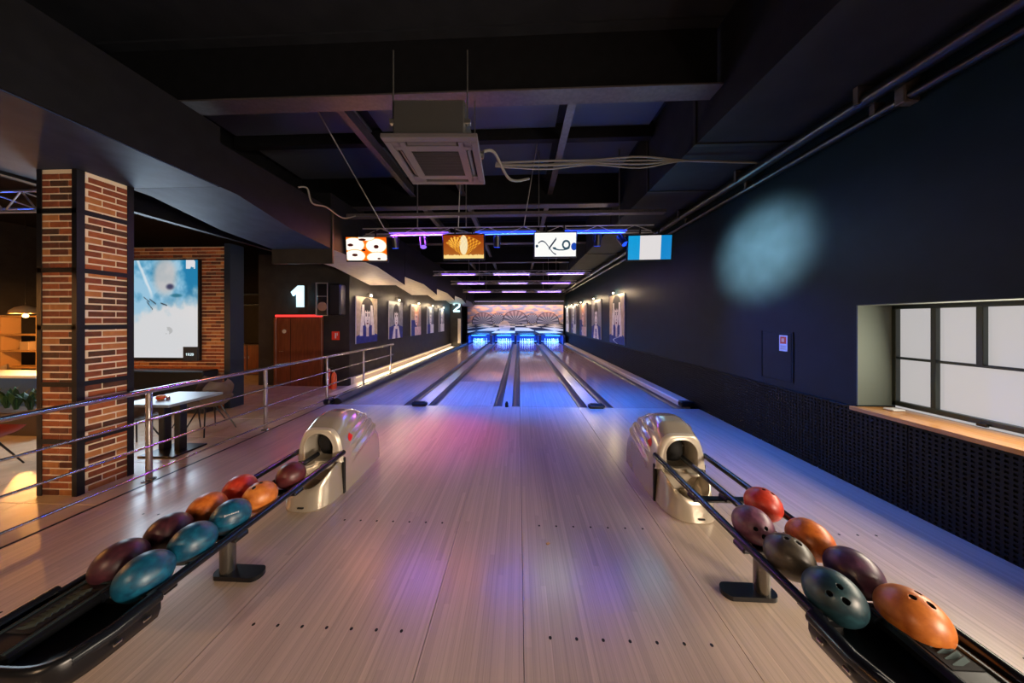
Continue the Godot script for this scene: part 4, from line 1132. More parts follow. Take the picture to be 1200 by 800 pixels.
func brick_wall() -> void:
	var x0 := -9.6
	var x1 := -6.16
	var z := 5.6
	var top := 3.39
	var w := struct("wall_brick", MB.new().span(x0, x1, 0, top, z, z + 0.25), M.mortar, "brick wall that carries the large screen behind the pillar")
	var pitch := 0.0735
	var rest := MB.new()
	var bm := MB.new().box(Vector3.ZERO, Vector3(0.2, 0.058, 0.02), 0.002).mesh()
	var hm := MB.new().box(Vector3.ZERO, Vector3(0.095, 0.058, 0.02), 0.002).mesh()
	var n := 0
	for r in 46:
		var y := 0.005 + r * pitch
		if y + 0.06 > top: break
		for k in 17:
			var b := x1 - 0.006 - k * 0.211 - (0.105 if r % 2 else 0.0)
			var a := b - 0.2
			if a < x0: continue
			if a > -8.9 and b < -6.75 and y > 1.1 and y < 3.05: continue
			var c := V((a + b) / 2, y + 0.029, z - 0.008)
			var seen_ := b > -8.45 and y > 0.86
			if seen_ and n < 290:
				put("brick", bm, M["brick_%d" % [0, 1, 2, 4, 0, 1][rng.randi() % 6]], w, c); n += 1
			else: rest.box(c, Vector3(0.2, 0.058, 0.02))
		if r % 2: put("half_brick", hm, M["brick_%d" % (rng.randi() % 5)], w, V(x1 - 0.055, y + 0.029, z - 0.008))
	tag(put("brick_facing", rest, M.brick_0, w), "", "", "", "stuff")
	struct("trim_1", MB.new().span(x1 + 0.0, x1 + 0.13, 0, 3.45, z - 0.04, z + 0.25), mat("navy_post", c8(30, 44, 60), 0.5), "dark blue post at the end of the brick wall")
	# big screen
	var sc := thing("large_screen", "large pale blue screen on the brick wall behind the pillar", "screen")
	var W := 256
	var H := 200
	var im := Image.create(W, H, true, Image.FORMAT_RGB8)
	var fn := FastNoiseLite.new(); fn.seed = 77; fn.frequency = 0.012
	for y in H:
		for x in W:
			var u := float(x) / W
			var q := float(y) / H
			var g := fn.get_noise_2d(x, y)
			var g2 := fn.get_noise_2d(x * 3.0 + 500, y * 3.0)
			var white := Color(0.84, 0.85, 0.86)
			var sky := Color(0.14, 0.50, 0.68).lerp(Color(0.60, 0.78, 0.88), clampf(0.5 + g * 1.6 + g2 * 0.4 - (u - 0.72) * 1.6, 0, 1))
			var c := sky.lerp(white, smoothstep(-0.10, 0.10, q - 0.46 - 0.12 * g - 0.10 * g2 + 0.25 * (u - 0.7)))
			c = c.lerp(Color(0.80, 0.77, 0.76), 0.85 * (1.0 - smoothstep(0.5, 1.1, ell(u, q, 0.68, 0.16, 0.14, 0.24))))
			c = c.lerp(Color(0.26, 0.26, 0.38), 1.0 - smoothstep(0.3, 1.1, ell(u, q, 0.73, 0.27, 0.05, 0.04)))
			c = c.lerp(Color(0.16, 0.46, 0.56), 1.0 - smoothstep(0.4, 1.1, ell(u, q, 0.79, 0.36, 0.07, 0.022)))
			for k in [[0.50, 0.40, 0.9], [0.53, 0.46, 1.4], [0.56, 0.42, 0.8], [0.67, 0.45, 0.4]]:
				if absf((q - k[1]) - (u - k[0]) * k[2]) < 0.006 + 0.004 * g2 and absf(u - k[0]) < 0.03: c = Color(0.15, 0.2, 0.26)
			c = c.lerp(Color(0.90, 0.92, 0.94), 0.8 * (1.0 - smoothstep(0.004, 0.022, absf(u - 0.42 - q * 0.34 - 0.02 * g))) * (1.0 - smoothstep(0.28, 0.45, q)))
			if absf(u - 0.93) < 0.045 and q < 0.09 and g2 > -0.15: c = Color(0.88, 0.88, 0.90)
			if ell(u, q, 0.705, 0.72, 0.05, 0.04) < 1.0 and g2 > 0.05: c = c.darkened(0.15)
			im.set_pixel(x, y, c)
	put("picture", MB.new().quad(V(-8.95, 1.06, z - 0.082), V(-6.69, 1.06, z - 0.082), V(-6.69, 3.10, z - 0.082), V(-8.95, 3.10, z - 0.082), Vector3(0, 0, 1), Vector2(0, 1), Vector2(1, 1), Vector2(1, 0), Vector2(0, 0)), image_mat("large_screen", im, 0.95, 0.3), sc)
	put("cabinet", MB.new().span(-8.97, -6.67, 1.0, 3.12, z - 0.08, z - 0.015, 0.006), M.black_plastic, sc)
	put("clock_box", MB.new().span(-6.99, -6.68, 1.0, 1.29, z - 0.10, z - 0.083, 0.003), mat("clock_navy", c8(24, 46, 66), 0.4), sc)
	var tx := TextMesh.new()
	var sf := SystemFont.new(); sf.font_names = PackedStringArray(["Droid Sans"])
	tx.font = sf; tx.text = "19:20"; tx.font_size = 32; tx.pixel_size = 0.0022; tx.depth = 0.004
	put("clock_digits", tx, M.digit_white, sc, V(-6.84, 1.13, z - 0.103))
	area("large_screen_light", V(-7.82, 2.08, z - 0.13), Vector3(0, 0, 1), Vector2(2.2, 1.9), Color(0.82, 0.92, 1.0), 14.0, sc)

func chair(label: String, at: Vector3, turn: float, shell_mat: Material, group := "") -> Node3D:
	var o := thing("shell_chair", label, "chair", at, group)
	o.rotation.y = turn
	var P := []
	for i in 17:
		var t := i / 16.0
		var row := []
		for j in 13:
			var s := (j / 12.0 - 0.5) * 2.0
			var w := 0.24 - 0.03 * t
			var z: float
			var y: float
			if t < 0.5:
				z = lerpf(0.24, -0.16, t / 0.5); y = 0.45 - 0.02 * sin(PI * t / 0.5)
			else:
				var q := (t - 0.5) / 0.5
				z = -0.16 - 0.10 * sin(q * PI / 2); y = 0.45 + 0.38 * (1.0 - cos(q * PI / 2)) * 0.6 + 0.38 * q * 0.4
			y += 0.10 * pow(absf(s), 3.0) * (0.4 + 0.9 * sin(PI * clampf(t * 1.1, 0, 1)))
			if t > 0.5: z += 0.07 * s * s
			if t > 0.85: w *= 1.0 - 0.9 * pow((t - 0.85) / 0.15, 2.0) * 0.5
			row.append(Vector3(s * w, y, z))
		P.append(row)
	var Q := []
	for row in P:
		var r2 := []
		for p in row: r2.append(p + Vector3(0, -0.014, -0.014))
		Q.append(r2)
	put("seat_shell", MB.new().sheet(P, 1.0).sheet(Q, -1.0), shell_mat, o)
	for sx in [-1.0, 1.0]:
		put("leg", MB.new().tube([Vector3(sx * 0.10, 0.43, 0.06), Vector3(sx * 0.22, 0.0, 0.23)], 0.012, 8, true, 0.008), M.black_plastic, o)
		put("leg", MB.new().tube([Vector3(sx * 0.10, 0.43, -0.06), Vector3(sx * 0.22, 0.0, -0.23)], 0.012, 8, true, 0.008), M.black_plastic, o)
	put("under_frame", MB.new().box(Vector3(0, 0.42, 0), Vector3(0.24, 0.015, 0.16), 0.004), M.black_plastic, o)
	return o

func hall() -> void:
	# square cafe table
	var t := thing("cafe_table", "grey topped cafe table with black pedestal behind the railing", "table", V(-4.86, 0, 3.72))
	put("table_top", MB.new().box(Vector3(0, 0.735, 0), Vector3(0.72, 0.035, 0.66), 0.006), M.table_stone, t)
	for x in [-0.13, 0.10]: put("pedestal", MB.new().box(Vector3(x, 0.37, 0), Vector3(0.09, 0.70, 0.09), 0.008), M.black_plastic, t)
	put("base", MB.new().box(Vector3(0, 0.012, 0), Vector3(0.5, 0.024, 0.42), 0.006), M.black_plastic, t)
	put("top_plate", MB.new().box(Vector3(0, 0.71, 0), Vector3(0.4, 0.015, 0.3)), M.black_plastic, t)
	var pot := thing("sugar_pot", "small orange clay pot on the cafe table", "pot", V(-4.92, 0.7525, 3.62))
	put("body", MB.new().lathe([Vector2(0, 0), Vector2(0.03, 0), Vector2(0.045, 0.02), Vector2(0.045, 0.045), Vector2(0.035, 0.062), Vector2(0.03, 0.06), Vector2(0, 0.055)], 18), M.clay_orange, pot)
	put("band", MB.new().lathe([Vector2(0.0452, 0.022), Vector2(0.046, 0.03), Vector2(0.0452, 0.038)], 18), M.red_mark, pot)
	var sk := thing("salt_shaker", "small dark shaker beside the clay pot", "shaker", V(-4.84, 0.7525, 3.64))
	put("body", MB.new().lathe([Vector2(0, 0), Vector2(0.02, 0), Vector2(0.018, 0.035), Vector2(0.0, 0.04)], 12), mat("shaker_plum", c8(90, 50, 70), 0.4), sk)
	put("cap", MB.new().lathe([Vector2(0.016, 0.034), Vector2(0.014, 0.05), Vector2(0, 0.053)], 12), M.chrome, sk)
	chair("brown shell chair right of the cafe table", V(-5.12, 0, 4.4), -PI / 2 - 0.15, M.chair_shell, "brown cafe chairs")
	chair("brown shell chair behind the cafe table", V(-5.72, 0, 4.75), -PI / 2 + 0.1, M.chair_shell, "brown cafe chairs")
	chair("brown shell chair between cafe table and pillar", V(-5.55, 0, 3.75), PI / 2, M.chair_shell, "brown cafe chairs")
	# dark recess with shelves and cupboard
	for k in 2:
		tag(put("dark_shelf", MB.new().span(-12.6, -7.6, [2.86, 2.44][k], [2.9, 2.48][k], 10.6, 10.99, 0.004), mat("shelf_blue_%d" % k, c8(60, 84, 100), 0.4)), ["upper dark shelf in the recess left of the numeral wall", "lower dark shelf in the recess left of the numeral wall"][k], "shelf", "shelves in the recess")
	var cb := thing("low_cupboard", "low dark brown cupboard in the recess left of the door", "cupboard", V(-9.1, 0, 9.2))
	put("body", MB.new().box(Vector3(0, 0.52, 0), Vector3(1.3, 1.04, 0.5), 0.01), mat("cupboard_brown", c8(66, 44, 34), 0.5), cb)
	for x in [-0.32, 0.32]:
		var dr := put("door", MB.new().box(Vector3(x, 0.52, 0.255), Vector3(0.6, 0.96, 0.02), 0.004), M.door_wood, cb)
		put("knob", MB.new().box(Vector3(x * 0.2, 0.6, 0.275), Vector3(0.02, 0.08, 0.02), 0.004), M.chrome, dr)
	tag(put("low_bench", MB.new().span(-8.4, -6.2, 0.0, 0.84, 5.2, 5.5, 0.02), M.black_plastic), "low black bench wall under the large screen", "bench")
	# left of the pillar: planter, shelving, lamp
	var pl := thing("planter_box", "long dark planter box left of the pillar", "planter", V(-8.4, 0, 4.3))
	put("box", MB.new().box(Vector3(0, 0.17, 0), Vector3(1.9, 0.34, 0.4), 0.01), mat("planter_brown", c8(62, 48, 38), 0.6), pl)
	put("soil", MB.new().box(Vector3(0, 0.345, 0), Vector3(1.8, 0.02, 0.34)), M.soil, pl)
	var lr := RandomNumberGenerator.new(); lr.seed = 4
	for k in 7:
		var p := thing("planter_plant", ["leafy green plant at the far left of the planter", "leafy green plant, second in the planter", "leafy green plant, third in the planter", "leafy green plant in the middle of the planter", "leafy green plant, fifth in the planter", "leafy green plant, sixth in the planter", "leafy green plant at the pillar end of the planter"][k], "plant", V(-9.25 + k * 0.29, 0.355, 4.3 + lr.randf_range(-0.06, 0.06)), "plants in the planter box")
		for q in 12:
			var a := lr.randf() * TAU
			var h := lr.randf_range(0.25, 0.5)
			var sp := lr.randf_range(0.05, 0.13)
			var base := Vector3(cos(a) * 0.02, 0, sin(a) * 0.02)
			var dir := Vector3(cos(a), 0, sin(a))
			var side := Vector3(-sin(a), 0, cos(a))
			var P := []
			for i in 6:
				var tt := i / 5.0
				var w := 0.035 * sin(PI * clampf(tt * 0.9 + 0.08, 0, 1))
				var c := base + dir * sp * tt * tt + Vector3.UP * h * (tt - 0.25 * tt * tt)
				P.append([c - side * w, c + Vector3.UP * 0.006, c + side * w])
			put("leaf", MB.new().sheet(P), M.leaf if q % 2 else M.leaf_dark, p)
	var ct := thing("blue_counter", "blue fronted counter behind the planter", "counter", V(-9.9, 0, 5.1))
	put("body", MB.new().box(Vector3(0, 0.38, 0), Vector3(1.7, 0.76, 0.5), 0.01), M.blue_board, ct)
	put("top", MB.new().box(Vector3(0, 0.78, 0), Vector3(1.78, 0.05, 0.56), 0.008), M.white_paint, ct)
	chair("cream shell chair behind the blue counter", V(-11.3, 0.0, 5.9), 2.6, M.chair_cream)
	chair("rust red chair at the left edge of the picture", V(-6.45, 0.0, 3.02), 2.2, M.chair_red)
	var sh := thing("wooden_shelving", "pale wooden shelving with boxes behind the lamp", "shelving", V(-14.6, 0, 8.0))
	for x in [-1.2, 0.0, 1.2]: put("upright", MB.new().box(Vector3(x, 1.0, 0), Vector3(0.07, 2.0, 0.35), 0.006), M.pale_wood, sh)
	for y in [0.4, 0.9, 1.4, 1.96]: put("shelf", MB.new().box(Vector3(0, y, 0), Vector3(2.44, 0.05, 0.36), 0.006), M.pale_wood, sh)
	for k in 3: tag(put("storage_box", MB.new().box(V([-13.75, -14.2, -15.1][k], 1.056, 8.0), Vector3(0.3, 0.26, 0.26), 0.01), M.chair_cream), ["storage box nearest the pillar on the wooden shelving", "middle storage box on the wooden shelving", "outer storage box on the wooden shelving"][k], "box", "boxes on the shelving")
	# warm pendant lamps in the hall (one in view left of the pillar, the others behind the camera's left)
	var lamps := [[-13.0, 1.96, 6.8, 6.0], [-7.8, 2.3, 0.8, 3.0], [-3.0, 2.8, -3.0, 5.0], [-9.8, 2.4, 2.2, 4.5], [-14.6, 2.6, 3.4, 4.0]]
	for k in lamps.size():
		var L = lamps[k]
		var p := thing("pendant_lamp", ["glowing pendant lamp left of the pillar", "pendant lamp over the hall outside the left edge", "pendant lamp over the bar behind the viewer", "pendant lamp over the hall tables outside the frame", "pendant lamp deep in the hall"][k], "pendant lamp", V(L[0], L[1], L[2]), "warm pendant lamps in the hall")
		put("bulb", MB.new().lathe([Vector2(0, -0.05), Vector2(0.035, -0.04), Vector2(0.05, 0.0), Vector2(0.035, 0.04), Vector2(0, 0.05)], 16), M.lamp_warm, p)
		var sy := 0.0 if k == 0 else -0.09
		put("shade", MB.new().lathe([Vector2(0.24, 0.06), Vector2(0.22, 0.14), Vector2(0.15, 0.22), Vector2(0.04, 0.27), Vector2(0.03, 0.27), Vector2(0.14, 0.21), Vector2(0.21, 0.13), Vector2(0.235, 0.06)], 24), M.chair_cream, p, Vector3(0, sy, 0))
		put("flex", MB.new().tube([Vector3(0, 0.15, 0), Vector3(0, (4.88 if k != 2 else 5.39) - L[1], 0)], 0.006, 6), M.black_rubber, p)
		omni("bulb_light", V(L[0], L[1], L[2]), Color(1.0, 0.68, 0.36) if k != 2 else Color(1.0, 0.84, 0.68), L[3], 0.05, p)
	# bluish lighting truss over the hall
	var tr := thing("hall_truss", "pale metal truss under the hall ceiling left of the pillar", "truss")
	for p in [[3.95, 5.0], [4.35, 5.0], [4.15, 5.35]]: put("chord", MB.new().tube([V(-12.8, p[0], p[1]), V(-9.3, p[0], p[1])], 0.03, 8), M.truss_metal, tr)
	for k in 10:
		var a := -12.8 + k * 0.35
		put("brace", MB.new().tube([V(a, 3.95 if k % 2 == 0 else 4.35, 5.0), V(a + 0.35, 4.35 if k % 2 == 0 else 3.95, 5.0)], 0.015, 6), M.truss_metal, tr)
		put("brace", MB.new().tube([V(a, 3.95 if k % 2 == 0 else 4.35, 5.0), V(a + 0.35, 4.15, 5.35)], 0.015, 6), M.truss_metal, tr)
	var fx := thing("blue_floodlight", "blue floodlight on the hall truss", "floodlight", V(-10.6, 3.8, 5.0))
	put("body", MB.new().box(Vector3(0, 0, 0), Vector3(0.3, 0.16, 0.2), 0.02), M.black_plastic, fx)
	put("lens", MB.new().box(Vector3(0, 0.085, 0), Vector3(0.24, 0.01, 0.16)), M.tube_blue, fx)
	area("flood_light", V(-10.6, 3.92, 5.0), Vector3(0.2, 1, 0), Vector2(0.24, 0.16), Color(0.2, 0.45, 1.0), 0.6, fx)

# ------------------------------------------------------------------ ball returns
func hood_pt(t: float, th: float, off := 0.0) -> Vector3:
	# t 0 front .. 1 back, th 0 (right foot) .. PI (left foot); local: x right, y up, z towards the viewer negative of depth
	var hs := [0.70, 0.775, 0.80, 0.79, 0.75, 0.68, 0.57, 0.40]
	var f := t * 7.0
	var i := mini(int(f), 6)
	var h: float = lerpf(hs[i], hs[i + 1], f - i)
	var w := 0.255 - 0.03 * t * t
	var c := cos(th)
	var s := sin(th)
	var n := 0.46
	var x := signf(c) * pow(absf(c), n) * w
	var y := pow(absf(s), n) * h
	x *= 1.0 - 0.12 * pow(clampf(y / 0.8, 0, 1), 2.0)
	# swept ribs on the flanks
	var side := smoothstep(0.25, 0.6, absf(c))
	# each rib is a step that fades out downwards, swept up towards the back
	var q := (y - 0.36 - 0.26 * sqrt(clampf(t, 0, 1))) * 9.0
	var fr: float = q - floor(q)
	var rib: float = 0.045 * (fr if fr < 0.82 else (1.0 - fr) / 0.18 * 0.82) if (q > -2.0 and q < 2.0) else 0.0
	x += signf(c) * (rib * side * smoothstep(0.12, 0.26, t) + off * absf(c))
	return Vector3(x, y + off * s, -0.80 * t)

func ball_return(x: float, ry: float, left: bool) -> void:
	var nm := "left" if left else "right"
	var o := thing("ball_return", ("silver ball return hood with black ball rack on the left" if left else "silver ball return hood with black ball rack on the right"), "ball return", V(x, 0, 2.88), "ball returns")
	# shell
	var P := []
	for i in 37:
		var row := []
		for j in 193: row.append(hood_pt(i / 36.0, PI * j / 192.0))
		P.append(row)
	var hood := put("hood", MB.new().sheet(P, 1.0), M.shell_silver, o)
	var bk := MB.new()
	for j in 48:
		var a := hood_pt(1, PI * j / 48.0)
		var b := hood_pt(1, PI * (j + 1) / 48.0)
		bk.tri(Vector3(0, 0, -0.8), a, b, Vector3(0, 0, -1), Vector3(0, 0, -1), Vector3(0, 0, -1))
	put("hood_back", bk, M.shell_silver, hood)
	# front face with the arched mouth
	var rows := []
	var A := 40
	var prof := [[0.0, 0.0], [0.12, 0.022], [0.3, 0.034], [0.55, 0.036], [0.78, 0.032], [0.9, 0.045], [1.0, 0.035], [1.04, -0.01], [1.03, -0.10]]
	for p in prof:
		var row := []
		for j in A + 1:
			var th := PI * j / A
			var outer := hood_pt(0, th)
			# outer stays above the pod
			if outer.y < 0.34: outer = Vector3(outer.x, 0.34, 0)
			var inner := Vector3(0.152 * cos(th), 0.50 + 0.145 * sin(th), 0)
			if j < 5 or j > A - 5:
				var e := float(j if j < 5 else A - j) / 5.0
				inner = Vector3(0.152 * (1 if j < 5 else -1) * lerpf(0.96, 1.0, e), lerpf(0.37, 0.50 + 0.145 * sin(PI * 5 / A), e), 0)
			var q := outer.lerp(inner, p[0])
			q.z = p[1]
			row.append(q)
		rows.append(row)
	put("mouth_lip", MB.new().sheet(rows, -1.0), M.shell_lip, hood)
	# lined throat behind the mouth
	var cav := MB.new()
	cav.box(Vector3(0, 0.42, -0.56), Vector3(0.34, 0.5, 0.02)).box(Vector3(0, 0.17, -0.02), Vector3(0.42, 0.34, 0.04))
	for s in [-1.0, 1.0]: cav.box(Vector3(s * 0.168, 0.45, -0.33), Vector3(0.02, 0.42, 0.46))
	cav.box(Vector3(0, 0.655, -0.33), Vector3(0.32, 0.02, 0.46)).box(Vector3(0, 0.30, -0.33), Vector3(0.32, 0.02, 0.46))
	put("mouth_lining", cav, M.shell_lip, o)
	put("oversize_belt_wheel", MB.new().lathe([Vector2(0, -0.07), Vector2(0.13, -0.07), Vector2(0.15, -0.05), Vector2(0.155, 0), Vector2(0.15, 0.05), Vector2(0.13, 0.07), Vector2(0, 0.07)], 28, Vector3.ZERO, Basis(Vector3.BACK, PI / 2)), M.black_rubber, o, Vector3(0.0, 0.49, -0.2))  # wheel made oversize so its black rubber darkens the mouth
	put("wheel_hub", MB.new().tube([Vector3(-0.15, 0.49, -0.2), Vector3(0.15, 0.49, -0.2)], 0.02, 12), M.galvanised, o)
	# red flame mark on the aisle flank
	var sd := 1.0 if left else -1.0
	var mk := []
	for i in 6:
		var row := []
		for j in 4:
			var yy := 0.50 + 0.018 * i
			var ww := 0.028 * sin(PI * clampf(i / 5.0 * 0.9 + 0.08, 0, 1))
			var zz := -0.13 + (j / 3.0 - 0.5) * 2.0 * ww
			var th := asin(clampf(pow(yy / 0.775, 1.0 / 0.46), 0, 1))
			var pt := hood_pt(-zz / 0.8, th if sd > 0 else PI - th, 0.004)
			row.append(pt)
		mk.append(row)
	put("red_mark", MB.new().sheet(mk, sd), M.red_mark, hood)
	# pod below the mouth: scooped drum
	var R2 := []
	var seg := 36
	var lv := [[0.0, 1.0], [0.02, 1.03], [0.06, 1.03], [0.35, 1.0], [0.75, 0.95], [1.0, 0.90], [1.0, 0.84], [0.7, 0.72], [0.45, 0.5], [0.40, 0.0]]
	for l in lv:
		var row := []
		for k in seg + 1:
			var a := PI * k / seg
			var px := 0.235 * signf(cos(a)) * pow(absf(cos(a)), 0.75)
			var pz := 0.30 * pow(sin(a), 0.75)
			var rim := lerpf(0.35, 0.19, pow(sin(a), 1.5))
			row.append(Vector3(px * l[1], rim * l[0], pz * l[1]))
		R2.append(row)
	var pod := put("pod", MB.new().sheet(R2, 1.0), M.shell_silver, o)
	put("pod_slot", MB.new().box(Vector3(0.02, 0.045, 0.305), Vector3(0.06, 0.012, 0.02), 0.003), M.black_rubber, pod)
	for s in [-1.0, 1.0]:
		put("joint_strip", MB.new().box(Vector3(s * 0.243, 0.19, -0.012), Vector3(0.03, 0.38, 0.028), 0.006), M.black_rubber, pod)
		put("roller_cup", MB.new().lathe([Vector2(0.0, 0.0), Vector2(0.05, 0.0), Vector2(0.065, 0.02), Vector2(0.055, 0.03), Vector2(0.0, 0.022)], 18), M.shell_lip, pod, Vector3(s * 0.10, 0.31, 0.05))
	# rack: three rails, feet, tray with dryer vent
	var z_end := 1.56   # local z of the near rail end (depth 1.32)
	for zc in [0.62, 1.1, 1.45]: put("crossbar", MB.new().box(Vector3(0, ry - 0.05, zc), Vector3(0.46, 0.025, 0.06), 0.006), M.black_plastic, o)
	for s in [-1.0, 0.0, 1.0]:
		put("rail", MB.new().tube([Vector3(s * 0.245, ry, 0.0 if s != 0.0 else 0.05), Vector3(s * 0.245, ry, z_end)], 0.025, 14), M.black_rail, o)
		for z in [0.62, 1.1]: put("rail_clip", MB.new().box(Vector3(s * 0.245, ry - 0.035, z), Vector3(0.05, 0.035, 0.09), 0.008), M.black_plastic, o)
	var ft := sd * 1.0
	var post := put("post", MB.new().lathe([Vector2(0.045, 0.02), Vector2(0.045, ry - 0.05), Vector2(0.0, ry - 0.05)], 20), mat("post_metal", c8(120, 116, 108), 0.25, 0.9), o, Vector3(0, 0, 0.95))
	var fp := []
	for k in 25:
		var a := TAU * k / 24.0
		var cx := cos(a)
		fp.append(Vector2((cx * 0.055) + (0.24 * ft if cx * ft > 0 else 0.0) - 0.03 * ft, sin(a) * 0.055))
	fp.pop_back()
	var pa := PackedVector2Array(fp)
	put("foot", MB.new().prism(pa, 0.03, Vector3.ZERO, Basis(Vector3.RIGHT, PI / 2)), M.black_plastic, post, Vector3(0, 0.031, 0))
	# near tray
	var tp := []
	var hw := 0.29
	for k in 33:
		var u := k / 32.0
		var a := PI * u
		tp.append(Vector2(signf(cos(a)) * pow(absf(cos(a)), 0.4) * hw, pow(sin(a), 0.4) * 0.34))
	var outer := []
	for l in [[0.80, -0.12], [0.94, -0.105], [1.0, -0.06], [1.0, 0.0], [0.97, 0.022], [0.92, 0.024], [0.88, 0.0], [0.86, -0.035], [0.0, -0.04]]:
		var row := []
		for q in tp: row.append(Vector3(q.x * l[0], ry + l[1], z_end - 0.02 + q.y * l[0]))
		outer.append(row)
	var tray := put("tray", MB.new().sheet(outer, 1.0), M.black_plastic, o)
	put("tray_back", MB.new().box(Vector3(0, ry - 0.05, z_end - 0.025), Vector3(0.5, 0.10, 0.03), 0.01), M.black_plastic, tray)
	# hand dryer console on the outer half of the tray
	var con := put("dryer_console", MB.new().box(Vector3(-0.105 * sd, ry - 0.01, z_end + 0.10), Vector3(0.20, 0.055, 0.34), 0.015), M.black_plastic, o)
	put("console_rim", MB.new().box(Vector3(-0.185 * sd, ry + 0.02, z_end + 0.1), Vector3(0.02, 0.012, 0.32), 0.005).box(Vector3(-0.025 * sd, ry + 0.02, z_end + 0.1), Vector3(0.02, 0.012, 0.32), 0.005).box(Vector3(-0.105 * sd, ry + 0.02, z_end - 0.06), Vector3(0.18, 0.012, 0.02), 0.005), mat("console_rim_" + nm, c8(38, 46, 47), 0.22), con)
	put("vent_well", MB.new().box(Vector3(-0.105 * sd, ry + 0.0185, z_end + 0.08), Vector3(0.12, 0.004, 0.2)), M.void_black, con)
	for k in 9: put("vent_louvre", MB.new().box(Vector3(-0.105 * sd, ry + 0.024, z_end + 0.0 + k * 0.02), Vector3(0.075, 0.004, 0.014), 0.0, Basis(Vector3.RIGHT, 0.7) * Basis(Vector3.UP, 0.3)), mat("vent_metal_" + nm, c8(84, 98, 98), 0.3, 0.6), con)
	put("side_bumper", MB.new().tube([Vector3(-sd * 0.27, ry + 0.005, z_end - 0.02), Vector3(-sd * 0.27, ry + 0.005, z_end + 0.28)], 0.028, 12), M.black_rail, tray)
	put("side_bumper", MB.new().tube([Vector3(sd * 0.27, ry + 0.0, z_end - 0.02), Vector3(sd * 0.272, ry - 0.005, z_end + 0.14), Vector3(sd * 0.24, ry - 0.01, z_end + 0.24)], 0.034, 12), M.black_rail, tray)
	for k in 2: put("bolt", MB.new().box(Vector3(sd * 0.30, ry - 0.05, z_end + 0.04 + k * 0.1), Vector3(0.012, 0.015, 0.03), 0.004), M.chrome, tray)

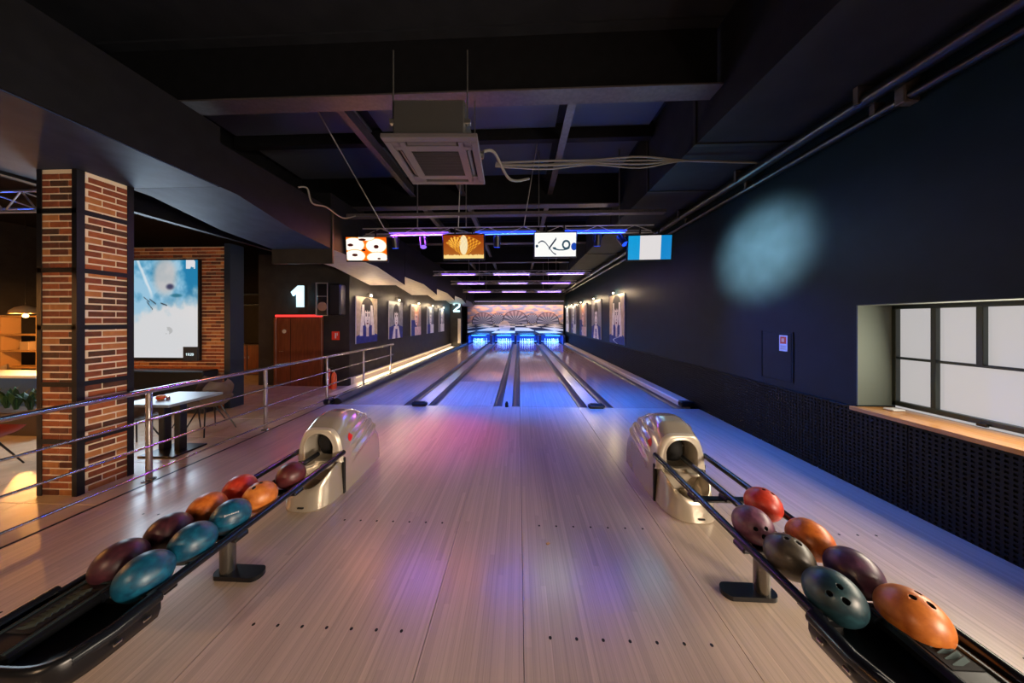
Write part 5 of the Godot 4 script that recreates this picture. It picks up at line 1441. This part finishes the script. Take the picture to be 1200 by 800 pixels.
func balls() -> void:
	var cols := {
		"teal": [c8(8, 52, 84), c8(20, 112, 140)], "plum": [c8(48, 20, 30), c8(92, 44, 52)], "orange": [c8(196, 84, 20), c8(236, 136, 52)], "red": [c8(196, 40, 20), c8(232, 84, 56)],
		"olive": [c8(58, 52, 46), c8(96, 86, 70)], "dark_teal": [c8(16, 40, 52), c8(44, 84, 92)], "mauve": [c8(88, 48, 72), c8(142, 92, 116)], "violet": [c8(52, 28, 56), c8(104, 66, 92)], "maroon": [c8(70, 20, 26), c8(110, 46, 48)], "amber": [c8(206, 100, 30), c8(236, 150, 70)]}
	var sd := 200
	for k in cols:
		var m := tri_mat("ball_" + k, sd, 0.02, cols[k][0].darkened(0.12), cols[k][1], 7.0, 0.42, 0.0, 128, 40.0)
		m.clearcoat_enabled = true; m.clearcoat = 0.3; m.clearcoat_roughness = 0.32
		sd += 1
	var R := 0.108
	var list := [
		["teal", -1, 0, 1.397, "brightest teal blue bowling ball, nearest on the left rack"], ["teal", -1, 0, 1.615, "teal blue bowling ball, second of the inner row on the left rack"], ["teal", -1, 0, 1.838, "blue bowling ball with white lettering, third of the inner row on the left rack"], ["amber", -1, 0, 2.054, "amber bowling ball with finger holes in the inner row of the left rack"], ["maroon", -1, 0, 2.345, "dark maroon bowling ball alone at the mouth of the left hood"],
		["plum", -1, 1, 1.468, "plum bowling ball, nearest in the outer row of the left rack"], ["plum", -1, 1, 1.685, "plum bowling ball, second in the outer row of the left rack"], ["orange", -1, 1, 1.902, "orange bowling ball in the outer row of the left rack"], ["red", -1, 1, 2.136, "red bowling ball in the outer row of the left rack"],
		["mauve", 1, 0, 1.852, "mauve bowling ball, farthest of the inner row on the right rack"], ["olive", 1, 0, 1.612, "olive brown bowling ball with finger holes on the right rack"], ["dark_teal", 1, 0, 1.391, "dark teal bowling ball, nearest of the inner row on the right rack"],
		["red", 1, 1, 2.064, "bright red bowling ball, farthest on the right rack"], ["orange", 1, 1, 1.744, "orange bowling ball between red and violet balls on the right rack"], ["violet", 1, 1, 1.526, "violet bowling ball in the outer row of the right rack"], ["amber", 1, 1, 1.308, "amber bowling ball with a finger hole, nearest on the right rack"]]
	var rots := {3: [0.15, 0.2], 10: [0.1, -0.1], 12: [0.15, -0.25], 15: [0.2, 0.0], 11: [0.5, 0.7], 9: [1.2, 0.6]}
	for i in list.size():
		var b = list[i]
		var lf: bool = b[1] < 0
		var cx := (-2.11 if lf else 1.63) + (0.1225 if (lf == (b[2] == 0)) else -0.1225)
		var cy := (0.44 if lf else 0.475) + 0.0495
		# sphere with three drilled finger holes
		var o := CSGCombiner3D.new()
		o.name = numbered("bowling_ball")
		var sp := CSGSphere3D.new()
		sp.name = "sphere"
		sp.radius = R; sp.radial_segments = 64; sp.rings = 32; sp.smooth_faces = true
		sp.material = M["ball_" + b[0]]
		o.add_child(sp)
		for h in [[0.0, 0.028, 0.013], [0.028, -0.012, 0.011], [-0.028, -0.012, 0.011]]:
			var cyl := CSGCylinder3D.new()
			cyl.name = "finger_hole"
			cyl.operation = CSGShape3D.OPERATION_SUBTRACTION
			cyl.radius = h[2]; cyl.height = 0.08; cyl.sides = 20
			cyl.position = Vector3(h[0], R, h[1])
			cyl.material = M.void_black
			o.add_child(cyl, true)
		add_child(o)
		o.position = V(cx, cy, b[3])
		if rots.has(i): o.rotation = Vector3(rots[i][0], rng.randf() * TAU * 0.0 + 0.4, rots[i][1])
		else: o.rotation = Vector3(2.2 + rng.randf() * 0.8, rng.randf() * TAU, 0)
		if i == 2:
			# faint white lettering, too small to read
			var lb := MB.new()
			var inv := o.transform.affine_inverse()
			var dir := Vector3(0.66, 0.52, 0.56).normalized()
			var rt := Vector3(0.607, 0, -0.657).normalized()
			var up2 := rt.cross(dir).normalized()
			if up2.y < 0: up2 = -up2
			for k in 11:
				var an := (k - 5) * 0.062
				var dd := (dir * cos(an) + rt * sin(an) + up2 * 0.05).normalized()
				var hh: float = [0.014, 0.009, 0.006, 0.008, 0.006, 0.009, 0.007, 0.006, 0.008, 0.006, 0.009][k]
				lb.box(inv.basis * dd * (R + 0.0003), Vector3(0.004, hh, 0.0008), 0.0, inv.basis * Basis(dd.cross(up2).normalized() * -1.0, up2, dd).orthonormalized())
			put("lettering", lb, M.white_paint, o)
		tag(o, b[4], "bowling ball", "balls on the left rack" if lf else "balls on the right rack")

func small_things() -> void:
	tag(put("paper_scrap", MB.new().box(V(0.24, 0.004, 2.3), Vector3(0.03, 0.008, 0.02), 0.002, Basis(Vector3.UP, 0.6)), M.pale_wood), "tiny tan scrap lying on the approach", "scrap")
	# spotlight that throws a pale pool on the navy wall
	var s := thing("wall_spotlight", "small black spotlight under the downstand beam aimed at the navy wall", "spotlight", V(-3.0, 3.6, 0.6))
	put("can", MB.new().tube([Vector3(-0.12, 0.05, 0.05), Vector3(0.12, -0.01, -0.06)], 0.07, 16), M.black_plastic, s)
	put("lens", MB.new().tube([Vector3(0.121, -0.01, -0.06), Vector3(0.13, -0.012, -0.064)], 0.06, 16), M.spot_bulb, s)
	put("yoke", MB.new().box(Vector3(0, 0.42, 0), Vector3(0.03, 0.8, 0.03)), M.black_plastic, s)
	spot("wall_spot_light", V(-2.84, 3.58, 0.68), V(XR, 2.9, 4.5), Color(1.0, 0.93, 0.88), 1400.0, 6.3, 0.2, s)
